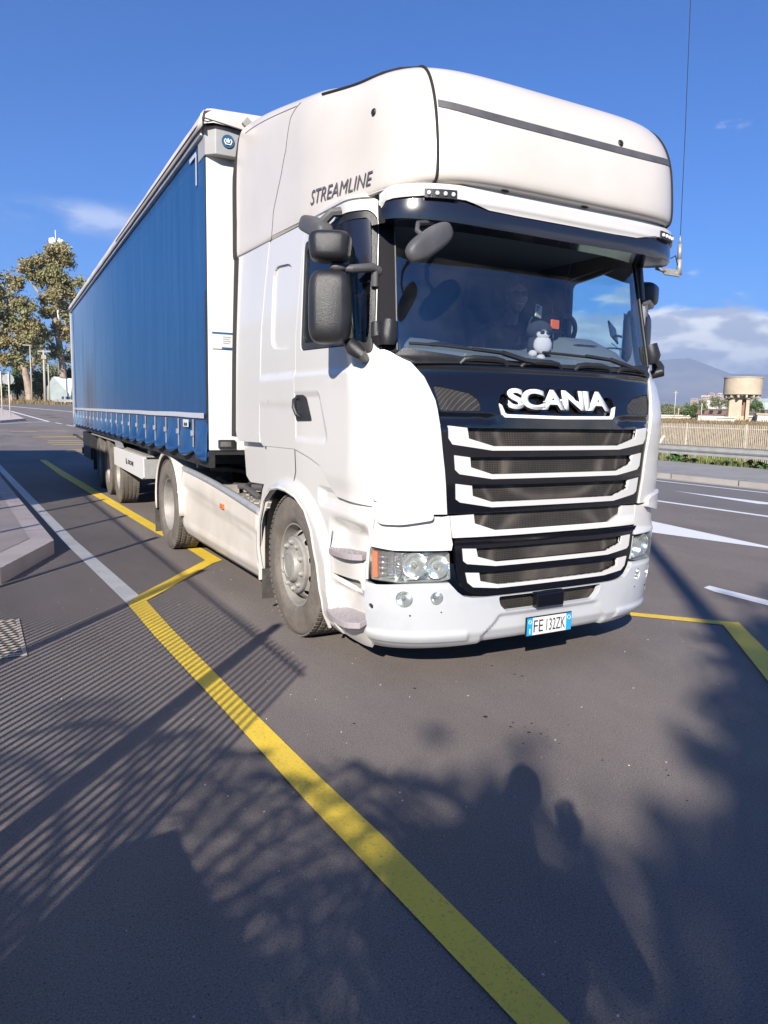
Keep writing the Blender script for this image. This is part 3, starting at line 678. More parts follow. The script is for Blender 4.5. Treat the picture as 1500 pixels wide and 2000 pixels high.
# ---- wipers
for pts,arm in (([(-.97,1.985),(-.80,1.980),(-.68,1.972),(-.40,1.952),(-.30,1.945)],[(-.60,1.962),(-.40,1.950),(-.20,1.905),(-.17,1.885)]),
                ([(-.08,1.975),(.10,1.972),(.30,1.966),(.52,1.955),(.62,1.948)],[(.26,1.968),(.48,1.955),(.74,1.905),(.77,1.882)])):
    m_=MB(); surftube(m_,pts,.0085,off=.030); m_.build('wiper',gap,T); wp=C.objects[-1] if False else bpy.data.objects[m_ and 'wiper'] if False else None
    m2=MB(); surftube(m2,arm[:2],.011,off=.046); surftube(m2,arm[1:],.016,off=.048)
    m2.build('wiper_arm',plast,T)
# ---- windscreen and pillars
WS=[(-1.035,1.955),(-.97,1.925),(-.6,1.90),(0,1.893),(.6,1.90),(.97,1.925),(1.035,1.955),(1.02,2.3),(1.0,2.75),(-1.0,2.75),(-1.02,2.3)]
panel('windscreen',WS,wsg,T,off=0,th=.004,gapw=0,su=.04,sz=.05)
for mi in sides:
    PL=[(-1.036,1.93),(-1.02,2.3),(-1.002,2.74),(-1.098,2.76),(-1.105,2.60),(-1.152,2.06),(-1.141,1.958),(-1.08,1.944)]
    panel('windscreen_pillar',PL,pillarb,T,off=.006,th=.03,mirror=mi,gapw=.002)
for s_ in(-1,1):
    m_=MB(); surftube(m_,[(s_*1.038,1.95),(s_*1.022,2.3),(s_*1.003,2.72)],.005,off=.008); m_.build('windscreen_seal',plast2,T)
# ---- sun visor with white cap
tp=[(1.235,2.715),(1.20,2.742),(.99,2.753),(.76,2.747),(.60,2.716),(.40,2.712)]
bt=[(1.225,2.665),(1.20,2.652),(1.0,2.640),(.6,2.628),(0,2.625)]
VB=[(-a,b) for a,b in bt]+[(a,b) for a,b in bt[::-1][1:]]+[(a,b) for a,b in tp]+[(-a,b) for a,b in tp[::-1]]
vis=panel('sun_visor',VB,visorb,T,off=0,th=.02,gapw=0,su=.05,sz=.02,surf=V,offf=lambda a,b:.006*math.sin(max(0,min(1,(b-2.62)/.13))*PI)-.02*smooth01((abs(a)-1.15)/.09),smooth_edge=.006)
m_=MB(); vs=[];fs=[]; k=48
for i in range(k+1):
    a=-1.215+2.43*i/k; vs+=[V(a,2.637,-.004-.02*smooth01((abs(a)-1.15)/.09)),S(a*.97,2.665,-.01)]
for i in range(k): fs.append((2*i,2*i+2,2*i+3,2*i+1))
m_.add(vs,fs,True); m_.build('visor_underside',visorb,vis)
cp=[(1.245,2.72),(1.20,2.748),(.99,2.759),(.75,2.753),(.59,2.722),(.40,2.718)]
ct=[(1.25,2.79),(1.20,2.818),(1.0,2.826),(.6,2.832),(0,2.834)]
VC=[(-a,b) for a,b in cp]+[(a,b) for a,b in cp[::-1]]+[(a,b) for a,b in ct]+[(-a,b) for a,b in ct[::-1][1:]]
cap=panel('visor_cap',VC,white,T,off=0,th=.06,gapw=0,su=.05,sz=.02,surf=V,offf=lambda a,b:.004+.012*smooth01((b-2.72)/.03)-.012*smooth01((b-2.80)/.03)-.035*smooth01((abs(a)-1.14)/.11),smooth_edge=.006)
m_=MB(); vs=[];fs=[]; k=48
for i in range(k+1):
    a=-1.24+2.48*i/k; vs+=[V(a,2.828 if abs(a)<1.1 else 2.80,-.02),V(a,2.85,-.16)]
for i in range(k): fs.append((2*i,2*i+2,2*i+3,2*i+1))
m_.add(vs,fs,True); m_.build('cab_top_ledge',white,T)
for s_ in(-1,1):
    q=[(s_*.81,2.748),(s_*.99,2.748),(s_*.99,2.792),(s_*.81,2.795)]
    l_=panel('marker_light',q,plast,cap,off=.026,th=.03,gapw=0,surf=V)
    for i in range(4):
        m2=MB(); c=V(s_*(.832+.135*i/3),2.77,.030); m2.sphere(c,(.013,.007,.012),10,6); m2.build('led',whtn,l_)
# visor gap shelf (upper side band above door)
for mi in sides:
    ROOFB=[(-1.10,2.828),(-2.19,2.830),(-3.60,2.88),(-3.60,2.80),(-2.19,2.80),(-1.10,2.79)]
    panel('gutter_band',[(-1.05,2.78),(-1.098,2.78),(-1.10,2.830),(-2.19,2.832),(-2.86,2.840),(-2.86,2.852),(-1.05,2.852)],white,T,off=.0,th=.03,mirror=mi,gapw=.002)
# ---- roof fairing (one shell with crown)
m_=MB(); UN=[-3.607+ i*(7.214/120) for i in range(121)]; LN=[i*.2 for i in range(36)]
grid=[[Fb(a,l) for l in LN] for a in UN]; vs=[p for g_ in grid for p in g_]; fs=[]; nl=len(LN)
for i in range(120):
    for j in range(nl-1): fs.append((i*nl+j,(i+1)*nl+j,(i+1)*nl+j+1,i*nl+j+1))
# roof cap between matching left and right rows
base=len(vs); nc=8; rows=[]
for i in range(61):
    A=Fb(UN[i],7); B=Fb(UN[120-i],7); row=[i*nl+nl-1]
    for c in range(1,nc):
        t=c/nc; p=A.lerp(B,t); p.z+=math.sin(t*PI)**.6*(-.035+.09*smooth01((p.y-.7)/1.2)); p.y-=0; vs.append(p); row.append(len(vs)-1)
    row.append((120-i)*nl+nl-1); rows.append(row)
for i in range(60):
    for c in range(nc):
        q=[rows[i][c],rows[i+1][c],rows[i+1][c+1],rows[i][c+1]]
        q=[x for k_,x in enumerate(q) if x not in q[:k_]]
        if len(q)>2: fs.append(tuple(q))
m_.add(vs,fs,True); fair=m_.build('roof_fairing',whiteroof,T)
for s_ in(-1,1):
    sm_=MB()
    pts=[F(s_*1.035,l,.004) for l in [i*.2 for i in range(1,32)]]
    last=pts[-1]
    for i in range(1,9):
        t=i/8; pts.append(F(s_*(1.035+1.0*t),6.2-.5*t,.006))
    sm_.tube(pts,.008,6)
    sm_.build('roof_seal',gap,fair)
bd=MB(); vs=[];fs=[]; k=60
for i in range(k+1):
    a=-1.02+2.04*i/k; vs+=[F(a,3.0,.004),F(a,3.27,.004)]
for i in range(k): fs.append((2*i,2*i+2,2*i+3,2*i+1))
bd.add(vs,fs,True); bd.build('grey_stripe',plast2,fair)
dt=MB()
for a,l in((-1.42,3.35),(.42,3.42)):
    p=F(a,l,.004); n=(F(a,l,.05)-F(a,l,.01)).normalized(); q=n.to_track_quat('Z','Y'); tmp=MB(); tmp.lathe([(0,.0),(.006,.016),(.0,.021)],(0,0,0),'z',16); dt=MB(); dt.add([q@Vector(v_)+p for v_ in tmp.v],tmp.f,True); dt.build('bolt_cover',plast,fair)
for a,l in((-.55,.25),(.12,.25),(.95,.3)):
    p=F(a,l,.002); dt=MB(); dt.sphere(p,(.03,.008,.010),8,5); dt.build('bolt_cover',plast,fair)
# shut lines on the side of the fairing
sl_=MB()
for s_ in(-1,1):
    for q in ([(2.83,.0),(2.80,.8),(2.76,1.7),(2.60,2.6),(2.52,3.3),(2.48,4.6),(2.36,5.6)],[(3.59,.55),(3.2,.15),(2.84,.05)],[(3.45,4.9),(3.0,5.1),(2.42,5.35)]):
        sl_=MB(); surftube(sl_,[(s_*a,l) for a,l in q],.0028,off=.001,surf=F,step=.1); sl_.build('shut_line',plast2,fair)
for s_ in(-1,1):
    cr_=MB(); surftube(cr_,[(s_*1.12,.35),(s_*1.6,.45),(s_*2.2,.62),(s_*2.8,.85)],.006,off=-.002,surf=F,step=.08); cr_.build('crease',whiteroof,fair)
# model lettering on both sides (mirrored placement so that it reads correctly)
def onF(s_):
    def fn(a,b,d):
        aa=a if s_<0 else 1-a
        u_=-(2.10-.66*aa) if s_<0 else (2.10-.66*aa)
        l=.62-.02*aa+ (1.02 if True else 0)*0
        z0=.55+(.10)*aa*0
        return F(u_,1.28-.16*aa+.42*b,.006+d)
    return fn
for s_ in(-1,1): text_to('side_lettering','STREAMLINE',letg,fair,onF(s_),embolden=.0,shear=.3,th=.0015,space=1.02)
# rear wall of the cab
m_=MB(); m_.b2((-1.13,2.60,1.30),(1.13,2.63,3.70)); m_.build('cab_rear_wall',chass,T)
fl=MB(); fl.b2((-1.12,.25,1.28),(1.12,2.6,1.32)); fl.b2((-1.12,.35,1.28),(1.12,.40,1.85)); fl.build('cab_floor',cabin,T)
rf=MB(); rf.b2((-1.02,.56,2.785),(1.02,2.6,2.80)); rf.b2((-1.10,1.9,1.3),(1.10,1.93,2.8)); rf.build('cab_headliner',cabin,T)
# ---- mid white panel, lower grille, bumper
MP=[(-.742,.884),(-.757,1.016),(-.60,1.022),(-.592,.968),(-.46,.925),(.46,.925),(.592,.968),(.60,1.022),(.757,1.016),(.742,.884)]
mp_=panel('mid_panel',MP,white,T,off=-.006,th=.03,gapw=.003,sz=.03,offf=lambda a,b:.012*smooth01((.95-b)/.05))
panel('grille_mesh',[(-.62,1.035),(-.61,.95),(-.47,.905),(.47,.905),(.61,.95),(.62,1.035)],meshm,mp_,off=-.03,th=.01,gapw=0)
LG=sym([(.737,.882),(.728,.82),(.715,.70),(.69,.61),(.655,.565),(.60,.540),(.52,.528)])
O4=sym([(.592,.818),(.580,.770),(.448,.733)]); O5=sym([(.568,.672),(.560,.622),(.428,.592)])
lg=panel('lower_grille',LG,black,T,holes=[O4,O5],off=.002,th=.04,gapw=.003,hgap=0,sz=.03,offf=lambda a,b:.02*smooth01((b-.855)/.012))
for o_ in(O4,O5): panel('grille_mesh',inset(o_,-.015),meshm,lg,off=-.03,th=.01,gapw=0)
ustrip([(.681,.822),(.672,.748),(.65,.731),(.457,.707)],O4,'grille_slat',lg,.010)
ustrip([(.657,.678),(.643,.617),(.607,.588),(.437,.571)],O5,'grille_slat',lg,.010)
fogz=[(1.030,.526,.050),(.836,.530,.040)]
def circ(u_,z_,rr,n=20): return [(u_+rr*math.cos(2*PI*i/n),z_+rr*math.sin(2*PI*i/n)) for i in range(n)]
BI=rc(sym([(.425,.515),(.412,.462),(.36,.413)]),.02)
bl=[(1.272,.612),(1.20,.606),(1.044,.616),(.90,.622),(.756,.622),(.737,.60),(.705,.565),(.665,.535),(.60,.523),(.52,.520)]
BU=[(-a,b) for a,b in bl]+[(a,b) for a,b in bl[::-1]]+[(1.284,.534),(1.292,.34),(1.292,.168),(1.09,.178),(.82,.190),(.53,.212),(0,.216),(-.53,.212),(-.82,.190),(-1.09,.178),(-1.292,.168),(-1.292,.34),(-1.284,.534)]
holes=[BI]+[circ(s_*a,z,rr) for s_ in(-1,1) for a,z,rr in fogz]+[circ(s_*1.238,.468,.018,12) for s_ in(-1,1)]
def buoff(a,b):
    a=abs(a); k=0
    lim=.44+.12*smooth01((.40-b)/.15)
    k-=.018*smooth01((lim-a)/.05)*smooth01((.412-b)/.035)       # central number-plate pocket
    k-=.03*smooth01((.25-b)/.09)                                 # roll under
    k+=.012*smooth01((.33-b)/.03)*smooth01((a-.62)/.04)*smooth01((b-.24)/.03)
    k-=.008*smooth01((b-.59)/.02)
    return k
bu=panel('front_bumper',BU,bumpw,T,holes=holes,off=.004,th=.04,gapw=.002,hgap=0,su=.02,sz=.015,offf=buoff)
panel('grille_mesh',inset(BI,-.02),meshm,bu,off=-.055,th=.01,gapw=0)
tb=MB(); tb.box((-.045,-.015,.468),(.215,.05,.085)); tb.box((-.045,.0,.512),(.25,.03,.012)); tb.build('tow_cover',black,bu,bevel=.006)
for s_ in(-1,1):
    for a,z,rr in fogz:
        bowl(s_*a,z,rr*.9,-.012,.05,bu,'fog_lamp',True)
        panel('fog_lamp_glass',circ(s_*a,z,rr*.97),lensg,bu,off=-.004,th=.003,gapw=0)
    dk=MB(); dk.sphere(S(s_*1.238,.468,-.02),.02,8,5); dk.sphere(S(s_*1.0,.43,.004),.006,6,4); dk.sphere(S(s_*.81,.447,.004),.005,6,4); dk.build('bumper_hole',gap,bu)
bb=MB(); vs=[];fs=[]; k=60   # lower lip under the bumper
for i in range(k+1):
    a=-1.85+3.7*i/k; vs+=[S(a,.19,-.06),S(a,.19,-.30)]
for i in range(k): fs.append((2*i,2*i+2,2*i+3,2*i+1))
bb.add(vs,fs,True); bb.build('bumper_underside',chass,T)
# number plate
PX,PZ=-.035,.306
pl=MB(); pl.box((PX,-.018,PZ),(.372,.012,.122)); npl=pl.build('number_plate',ink,bu,bevel=.004)
m_=MB(); m_.box((PX,-.0255,PZ),(.272,.003,.110)); m_.build('plate_field',plateW,npl)
m_=MB(); m_.box((PX-.158,-.0255,PZ),(.042,.003,.110)); m_.box((PX+.158,-.0255,PZ),(.042,.003,.110)); m_.build('plate_band',plateB,npl)
pf=lambda x0,x1,z0,z1:(lambda a,b,d: Vector((x0+(x1-x0)*a,-.0272-d,z0+(z1-z0)*b)))
for txt,x0,x1 in(('FE',-.128,-.052),('132ZK',-.026,.128)):
    text_to('plate_characters',txt,ink,npl,pf(PX+x0,PX+x1,PZ-.038,PZ+.038),embolden=-.004,th=.001)
text_to('plate_characters','I',whtn,npl,pf(PX-.161,PX-.155,PZ-.045,PZ-.012),th=.001)
m_=MB(); m_.tube([(PX-.158+.011*math.cos(t),-.0275,PZ+.03+.011*math.sin(t)) for t in[2*PI*i/12 for i in range(12)]],.0015,4,closed=True)
m_.tube([(PX+.158+.013*math.cos(t),-.0275,PZ+.028+.013*math.sin(t)) for t in[2*PI*i/14 for i in range(14)]],.0015,4,closed=True); m_.build('plate_ring',whtn,npl)
# ---- wheels
def tyre_prof(w,rr):
    h=w/2
    return [(-h*.72,.292),(-h*.95,.33),(-h*1.0,.39),(-h*.97,.44),(-h*.90,.475),(-h*.78,rr-.004),(-h*.6,rr),(h*.6,rr),(h*.78,rr-.004),(h*.86,.487),(h*.90,.475),(h*.905,.472),(h*.97,.44),(h*1.0,.39),(h*.985,.365),(h*.99,.36),(h*.95,.33),(h*.80,.305),(h*.72,.292)]
def make_wheel(parent,x,y,s_,kind,name='wheel',w=.30,rr=.505,mt=None,rot=0.):
    """s_ = -1 left of picture / +1; centre plane at x"""
    g=MB(); c=(x,y,rr)
    # rim barrel
    if kind=='front':
        g.lathe([(.108,.298),(.118,.300),(.118,.290),(.095,.284),(.03,.276),(-.12,.274),(-.118,.298)],c,'x',48,sgn=s_)
    else:
        g.lathe([(.108,.298),(.118,.300),(.118,.290),(.095,.282),(.03,.270),(-.05,.262),(-.12,.262)],c,'x',48,sgn=s_)
    rim=g.build(name,steel,parent)
    t=MB(); t.lathe(tyre_prof(w,rr),c,'x',64,sgn=s_)
    k=72
    for i in range(k):   # shoulder blocks and tread lugs
        a=2*PI*i/k
        for row,(ax,wd) in enumerate(((-.115,.034),(-.06,.036),(0,.036),(.06,.036),(.115,.034))):
            aa=a+(.5*2*PI/k if row%2 else 0); q=Matrix.Rotation(aa,3,'X')
            t.box(Vector(c)+Vector((s_*ax,0,0))+q@Vector((0,rr+.001,0)),(wd,.010,.028),rot=q)
    t.build('tyre',mt or rubber,rim,weld=False)
    # disc with hand holes
    zf=(lambda r_:.0)
    hol=[]
    nh=10
    for i in range(nh):
        a=2*PI*(i+.5)/nh; cx,cy=.232*math.cos(a),.232*math.sin(a)
        hol.append([(cx+.026*math.cos(b)*math.cos(a)-.030*math.sin(b)*math.sin(a),cy+.026*math.cos(b)*math.sin(a)+.030*math.sin(b)*math.cos(a)) for b in[2*PI*j/12 for j in range(12)]])
    disc=MB(); outer=[(.281*math.cos(2*PI*i/48),.281*math.sin(2*PI*i/48)) for i in range(48)]; inner=[(.165*math.cos(2*PI*i/48),.165*math.sin(2*PI*i/48)) for i in range(48)]
    if kind=='front':
        ax=lambda r_: .02+.085*smooth01((.285-r_)/.085)
    else:
        ax=lambda r_: -.02-.09*smooth01((.275-r_)/.09)
    # annulus made as grid with holes
    bm=grid2d(outer,hol+[inner[::-1]],.02,.02)
    vs=[];ids={}
    for v_ in bm.verts:
        ids[v_]=len(vs); r_=math.hypot(v_.co.x,v_.co.y); vs.append((x+s_*ax(r_),y+v_.co.x,rr+v_.co.y))
    disc.add(vs,[tuple(ids[q] for q in f_.verts) for f_ in bm.faces],True); bm.free()
    d=disc.build('wheel_disc',steel,rim)
    sol=d.modifiers.new('s','SOLIDIFY'); sol.thickness=.008
    dk=MB(); dk.lathe([(-.05,.0),(-.05,.26)],c,'x',32,sgn=s_); dk.build('brake_drum',chass,rim)
    h=MB()
    if kind=='front':
        h.lathe([(.10,.205),(.112,.208),(.128,.204),(.134,.196),(.132,.13),(.136,.122),(.16,.118),(.172,.108),(.176,.085),(.170,.08),(.170,0)],c,'x',48,sgn=s_); base=.132; br=.166
    else:
        h.lathe([(-.11,.20),(-.10,.19),(-.10,.135),(-.06,.128),(.02,.12),(.035,.10),(.036,0)],c,'x',40,sgn=s_); base=-.10; br=.166
    hub=h.build('hub',steel,rim)
    for i in range(10):
        n_=MB(); a=2*PI*(i+.3)/10; cc=(x+s_*base,y+br*math.cos(a),rr+br*math.sin(a))
        n_.lathe([(0,.021),(.008,.022),(.010,.016),(.022,.0155),(.029,.011),(.030,0)],cc,'x',8,sgn=s_); n_.build('wheel_nut',greyst,rim)
    return rim
YF,YR=1.40,5.10
for mi in sides:
    s_=sx(mi); make_wheel(T,s_*1.045,YF,s_,'front')
    make_wheel(T,s_*1.09,YR,s_,'rear'); make_wheel(T,s_*.74,YR,s_,'rear',mt=rubberd)
# ---- chassis, side skirts, rear mudguards
ch=MB()
for s_ in(-1,1):
    ch.b2((s_*.36,.5,.62),(s_*.42,6.1,.90)); 
ch.b2((-.4,5.7,.64),(.4,5.8,.88)); ch.tube([(-.8,YF,.5),(.8,YF,.5)],.07); ch.tube([(-.9,YR,.5),(.9,YR,.5)],.10)
ch.b2((-.55,2.0,.35),(.6,2.6,1.0)); ch.build('chassis',chass,T)
for mi in sides:
    s_=sx(mi)
    X=lambda y,z,o_=0: Vector((s_*(1.205+o_-.055*smooth01((.36-z)/.14)-.03*smooth01((z-.80)/.18)),y,z))
    top=lambda y: .800+(.955-.800)*(y-2.06)/(4.70-2.06)+.02*math.sin((y-2.06)/2.64*PI)
    m_=MB(); ny,nz=30,22; vs=[];fs=[]
    for i in range(ny+1):
        y=2.075+(4.60-2.075)*i/ny; zt=top(y)
        for j in range(nz+1):
            t=j/nz; z=.235+(zt-.235)*t
            o_=0
            # pressed step line and pressed rectangle
            zl=zt-.17; o_-=.014*smooth01((zl-z)/.02)
            o_-=.010*smooth01((z-.36)/.02)*smooth01((zl-.07-z)/.02)*smooth01((y-2.30)/.03)*smooth01((4.35-y)/.03)
            vs.append(X(y,z,o_))
    for i in range(ny):
        for j in range(nz): a=i*(nz+1)+j; fs.append((a,a+1,a+nz+2,a+nz+1))
    m_.add(vs,fs,True)
    sk=m_.build('side_skirt',skirtw,T); so_=sk.modifiers.new('s','SOLIDIFY'); so_.thickness=.02; so_.offset=-1 if s_<0 else 1
    m2=MB(); m2.tube([X(y,top(y)+.005,-.01) for y in[2.06+2.5*i/20 for i in range(21)]],.032,10); m2.build('skirt_top_rail',railg,sk)
    m2=MB(); m2.box(X(3.02,.735,.010),(.02,.085,.045)); m2.build('side_marker',amber,sk,bevel=.004)
    m2=MB(); m2.b2((s_*1.21,2.035,.26),(s_*1.16,2.065,.80)); m2.build('skirt_edge',skirtw,sk,bevel=.006)
    # deck behind the cab
    if mi: continue
    # rear mudguard: half ring over the twin wheels
    g=MB(); prof=[]; k=20; xo,xi=1.245,.62
    rows=[]
    for i in range(k+1):
        a=R(-12)+(R(186)-R(-12))*i/k; rr_=.615
        cy,cz=YR+rr_*math.cos(a)*1.0,.515+rr_*math.sin(a)
        rows.append([(s_*xo,YR+.555*math.cos(a),.515+.555*math.sin(a)),(s_*xo,YR+.60*math.cos(a),.515+.60*math.sin(a)),(s_*(xo-.03),cy,cz),(s_*xi,cy,cz)])
    vs=[p for r_ in rows for p in r_]; fs=[]
    for i in range(k):
        for j in range(3): fs.append((i*4+j,i*4+j+1,i*4+5+j,i*4+4+j))
    g.add(vs,fs,True); 
    mg=g.build('rear_mudguard',skirtw,T); mo=mg.modifiers.new('s','SOLIDIFY'); mo.thickness=.015
    f_=MB(); f_.b2((s_*1.24,5.715,.10),(s_*.66,5.735,.42)); f_.build('mud_flap',rubberd,mg)
    f_=MB(); f_.b2((s_*1.20,1.985,.12),(s_*.92,2.005,.36)); f_.build('mud_flap',rubberd,T)
    # joint panel from arch to skirt
    f_=MB(); vs=[];fs=[]
    for i in range(9):
        t=i/8; z=.26+(.86-.26)*t; yy=2.045+.03*smooth01((z-.5)/.3)*-1
        vs+=[(s_*1.215,yy-.0,z),(s_*1.12,yy,z)]
    # deck plates, hoses
    dk=MB(); dk.b2((s_*.45,2.6,.80),(s_*1.14,3.35,.815)); dk.b2((s_*.45,2.12,.80),(s_*1.12,2.6,.815)); dk.build('deck_plate',greyst,T)
    dm=MB()
    for i in range(14):
        for j in range(9):
            if (i+j)%2: continue
            dm.box((s_*(.55+.065*j),2.2+.075*i,.818),(.045,.010,.006),rot=Matrix.Rotation(.7 if i%2 else -.7,3,'Z'))
    dm.build('deck_plate_studs',paleiron,T)
    tk=MB(); tk.lathe([(0,0),(0,.20),(.02,.24),(1.0,.24),(1.02,.20),(1.02,0)],(s_*.80,3.5,.60),'y',28); tk.build('air_tank',greyst,T)
    hs=MB()
    hs.tube([(s_*.95,2.75,.83),(s_*1.0,3.0,.90),(s_*.85,3.2,.92),(s_*.7,3.45,.86)],.028); hs.tube([(s_*.7,2.7,.84),(s_*.85,2.9,.90),(s_*1.02,3.4,.88),(s_*.98,3.9,.9)],.03); hs.tube([(s_*.6,3.6,.95),(s_*.9,3.8,1.0),(s_*1.0,4.1,.98)],.022)
    hs.build('hose',plast2,T)
    lb=MB(); lb.b2((s_*.98,3.25,.82),(s_*1.12,3.33,.90)); lb.b2((s_*1.02,4.25,.98),(s_*1.10,4.32,1.06)); lb.build('bracket',greyst,T)
    # lower rear corner fairing under the deflector
    lf=MB(); q=[(2.60,1.35),(2.56,1.05),(2.46,1.00),(1.92,1.02),(1.90,1.35)]
    lf.prism(q,lambda a,b,d:Vector((s_*(1.13-.03*(1.35-b)+d),a,b)),.02); lf.build('lower_corner_fairing',white,T,bevel=.006)
    lf=MB(); lf.b2((s_*1.11,2.52,1.06),(s_*1.09,2.64,1.36)); lf.build('corner_rubber',plast,T)
fw=MB(); fw.box((0,4.6,1.06),(.9,1.1,.10)); fw.b2((-.45,4.0,.95),(.45,5.2,1.01)); fw.build('coupling_plate',chass,T)
# battery box / dark stuff behind
# ---- mirrors
def pod(mb,c,d,yaw,pitch=0.,roll=0.,taper=.0,nn=3.6):
    """rounded box shell"""
    q=Matrix.Rotation(yaw,3,'Z')@Matrix.Rotation(pitch,3,'X')@Matrix.Rotation(roll,3,'Y'); n,m=28,18
    vs=[];fs=[]
    def se(v_,e): return math.copysign(abs(v_)**e,v_)
    for i in range(m+1):
        p=PI*i/m
        for j in range(n):
            t=2*PI*j/n
            x=se(math.sin(p),.45)*se(math.cos(t),.42); y=se(math.sin(p),.45)*se(math.sin(t),.85); z=se(math.cos(p),.45)
            if y>0: y*=.35
            v_=Vector((x*d[0]/2*(1-taper*z),y*d[1],z*d[2]/2)); vs.append(q@v_+Vector(c))
    for i in range(m):
        for j in range(n): fs.append((i*n+j,(i+1)*n+j,(i+1)*n+(j+1)%n,i*n+(j+1)%n))
    mb.add(vs,fs,True); return q
for mi in sides:
    s_=sx(mi); yw=s_*-.55*-1
    yw=R(-29)*-s_*-1 if False else s_*R(29)
    ox,oy=(0,0) if s_<0 else (-.12,.14); c1=Vector((s_*1.352+ox,.44+oy,2.175)); c1=c1+Vector((ox*.7,-oy*.2,0)); m_=MB(); q=pod(m_,c1,(.245,.12,.40),yw); mm=m_.build('side_mirror',plast,T)
    g=MB(); g.box(c1+q@Vector((0,.046,0)),(.20,.004,.35),rot=q); g.build('mirror_glass',mirg,mm)
    c2=Vector((s_*1.356+ox,.44+oy,2.50)); m_=MB(); q=pod(m_,c2,(.235,.12,.165),yw,taper=-.06); m2=m_.build('wide_angle_mirror',plast,T)
    g=MB(); g.box(c2+q@Vector((0,.046,0)),(.19,.004,.13),rot=q); g.build('mirror_glass',mirg,m2)
    a_=MB(); a_.tube([S(s_*1.125,2.40,.0),S(s_*1.15,2.405,.05),(s_*1.25+ox,.38,2.39),(s_*1.31+ox,.43+oy,2.395),(s_*1.35+ox,.44+oy,2.40)],[.03,.026,.024,.02,.02],10)
    a_.sphere((s_*1.315+ox,.41+oy,2.395),(.055,.035,.026),12,8)
    a_.tube([S(s_*1.14,2.40,.03),S(s_*1.15,2.31,.01)],.022); a_.build('mirror_arm',plast2,T)
    a_=MB(); a_.tube([(s_*1.25,.40,1.99),(s_*1.235,.37,1.955),(s_*1.215,.33,1.925),S(s_*1.24,1.90,.02)],[.036,.045,.036,.03],12); a_.build('mirror_arm',plast,T)
    # arm bracket at the pillar foot
    a_=MB(); a_.tube([S(s_*1.075,2.10,.03),S(s_*1.085,2.02,.04),S(s_*1.09,1.975,.03)],[.052,.055,.040],14)
    a_.tube([S(s_*1.15,2.10,.02),S(s_*1.15,2.02,.03),S(s_*1.14,1.98,.01)],[.030,.034,.02],10); a_.build('pillar_cover',plast,T)
    # kerb mirror above the door window
    c3=Vector(S(s_*1.74,2.675,.10)); m_=MB(); q=pod(m_,c3,(.13,.075,.34),0.,R(-68),0); 
    m_.tube([S(s_*1.50,2.775,.0),S(s_*1.53,2.765,.05),S(s_*1.62,2.71,.09)],[.03,.028,.03],8)
    m_.build('kerb_mirror',plast2,T)
# front mirror hanging from the visor on the kerb side
cF=Vector((-1.035,-.085,2.475)); m_=MB()
q3=Matrix.Rotation(R(8),3,'Z')@Matrix.Rotation(R(-34),3,'Y')
vs=[];fs=[]; n,m__=24,12
for i in range(m__+1):
    p=PI*i/m__
    for j in range(n):
        t=2*PI*j/n; se=lambda v_,e: math.copysign(abs(v_)**e,v_)
        v_=Vector((se(math.sin(p),.5)*se(math.cos(t),.5)*.168,se(math.sin(p),.6)*se(math.sin(t),.8)*.045,se(math.cos(p),.6)*.062)); v_.z*=1-.25*abs(v_.x/.168)**3; vs.append(q3@v_+cF)
for i in range(m__):
    for j in range(n): fs.append((i*n+j,(i+1)*n+j,(i+1)*n+(j+1)%n,i*n+(j+1)%n))
m_.add(vs,fs,True); fm=m_.build('front_mirror',plast2,T)
m_=MB(); m_.tube([V(-.93,2.64,-.06),(-1.02,.06,2.60),(-1.06,.0,2.545),(-1.05,-.06,2.50)],.013); m_.build('mirror_stalk',plast2,fm)
# ---- aerial
an=MB(); B_=Vector((1.50,.47,2.665)); an.box(B_+Vector((-.075,0,0)),(.17,.02,.045)); an.tube([B_+Vector((-.24,0,.012)),B_+Vector((-.15,0,0))],.012); an.tube([B_+Vector((-.05,0,.0)),B_+Vector((.02,0,.0))],.012)
a1=an.build('aerial_bracket',greyst,T)
an=MB(); an.tube([B_+Vector((.0,0,-.01)),B_+Vector((-.003,0,.10))],.018); an.tube([B_+Vector((-.005,0,.10)),B_+Vector((-.01,0,.21))],[.016,.014]); an.tube([B_+Vector((-.01,0,.21)),B_+Vector((-.012,0,.27))],[.010,.003])
a2=an.build('aerial_base',chassg,a1)
an=MB(); an.tube([B_+Vector((-.012,0,.26)),B_+Vector((-.04,0,1.0)),B_+Vector((-.10,0,2.3))],.0026,5); an.build('aerial_whip',chass,a1)
an=MB(); an.tube([B_+Vector((-.13,-.03,.09)),B_+Vector((-.06,-.01,.12)),B_+Vector((-.02,0,.06))],.004); an.build('aerial_cable',ink,a1)
# ---- interior
m_=MB(); vs=[];fs=[]; k=24; rowsd=[]
for i in range(k+1):
    a=-1.06+2.12*i/k; hump=.085*smooth01((a-.36)/.2)*smooth01((1.06-a)/.2)+.03*smooth01((abs(a)-.2)/.4)
    rowsd.append([S(a,1.86,-.06),Vector((a,S(a,1.9).y+.12,1.935+hump*.2)),Vector((a*.99,S(a,1.9).y+.24,1.975+hump*.7)),Vector((a*.98,.68,2.045+hump)),Vector((a*.98,.92,2.05+hump*.9)),Vector((a*.98,.98,1.85)),Vector((a*.98,1.0,1.4))])
vs=[p for r_ in rowsd for p in r_]
for i in range(k):
    for j in range(6): fs.append((i*7+j,i*7+7+j,i*7+8+j,i*7+j+1))
m_.add(vs,fs,True); ds=m_.build('dashboard',dash,T)
m_=MB()
for x_,z_ in((.60,2.075),(.93,2.075)):
    for i in range(9): m_.box((x_-.08+.02*i,.46+ (0.02 if x_>.8 else 0),z_+.012),(.010,.05,.006))
m_.build('air_vent',gap,ds)
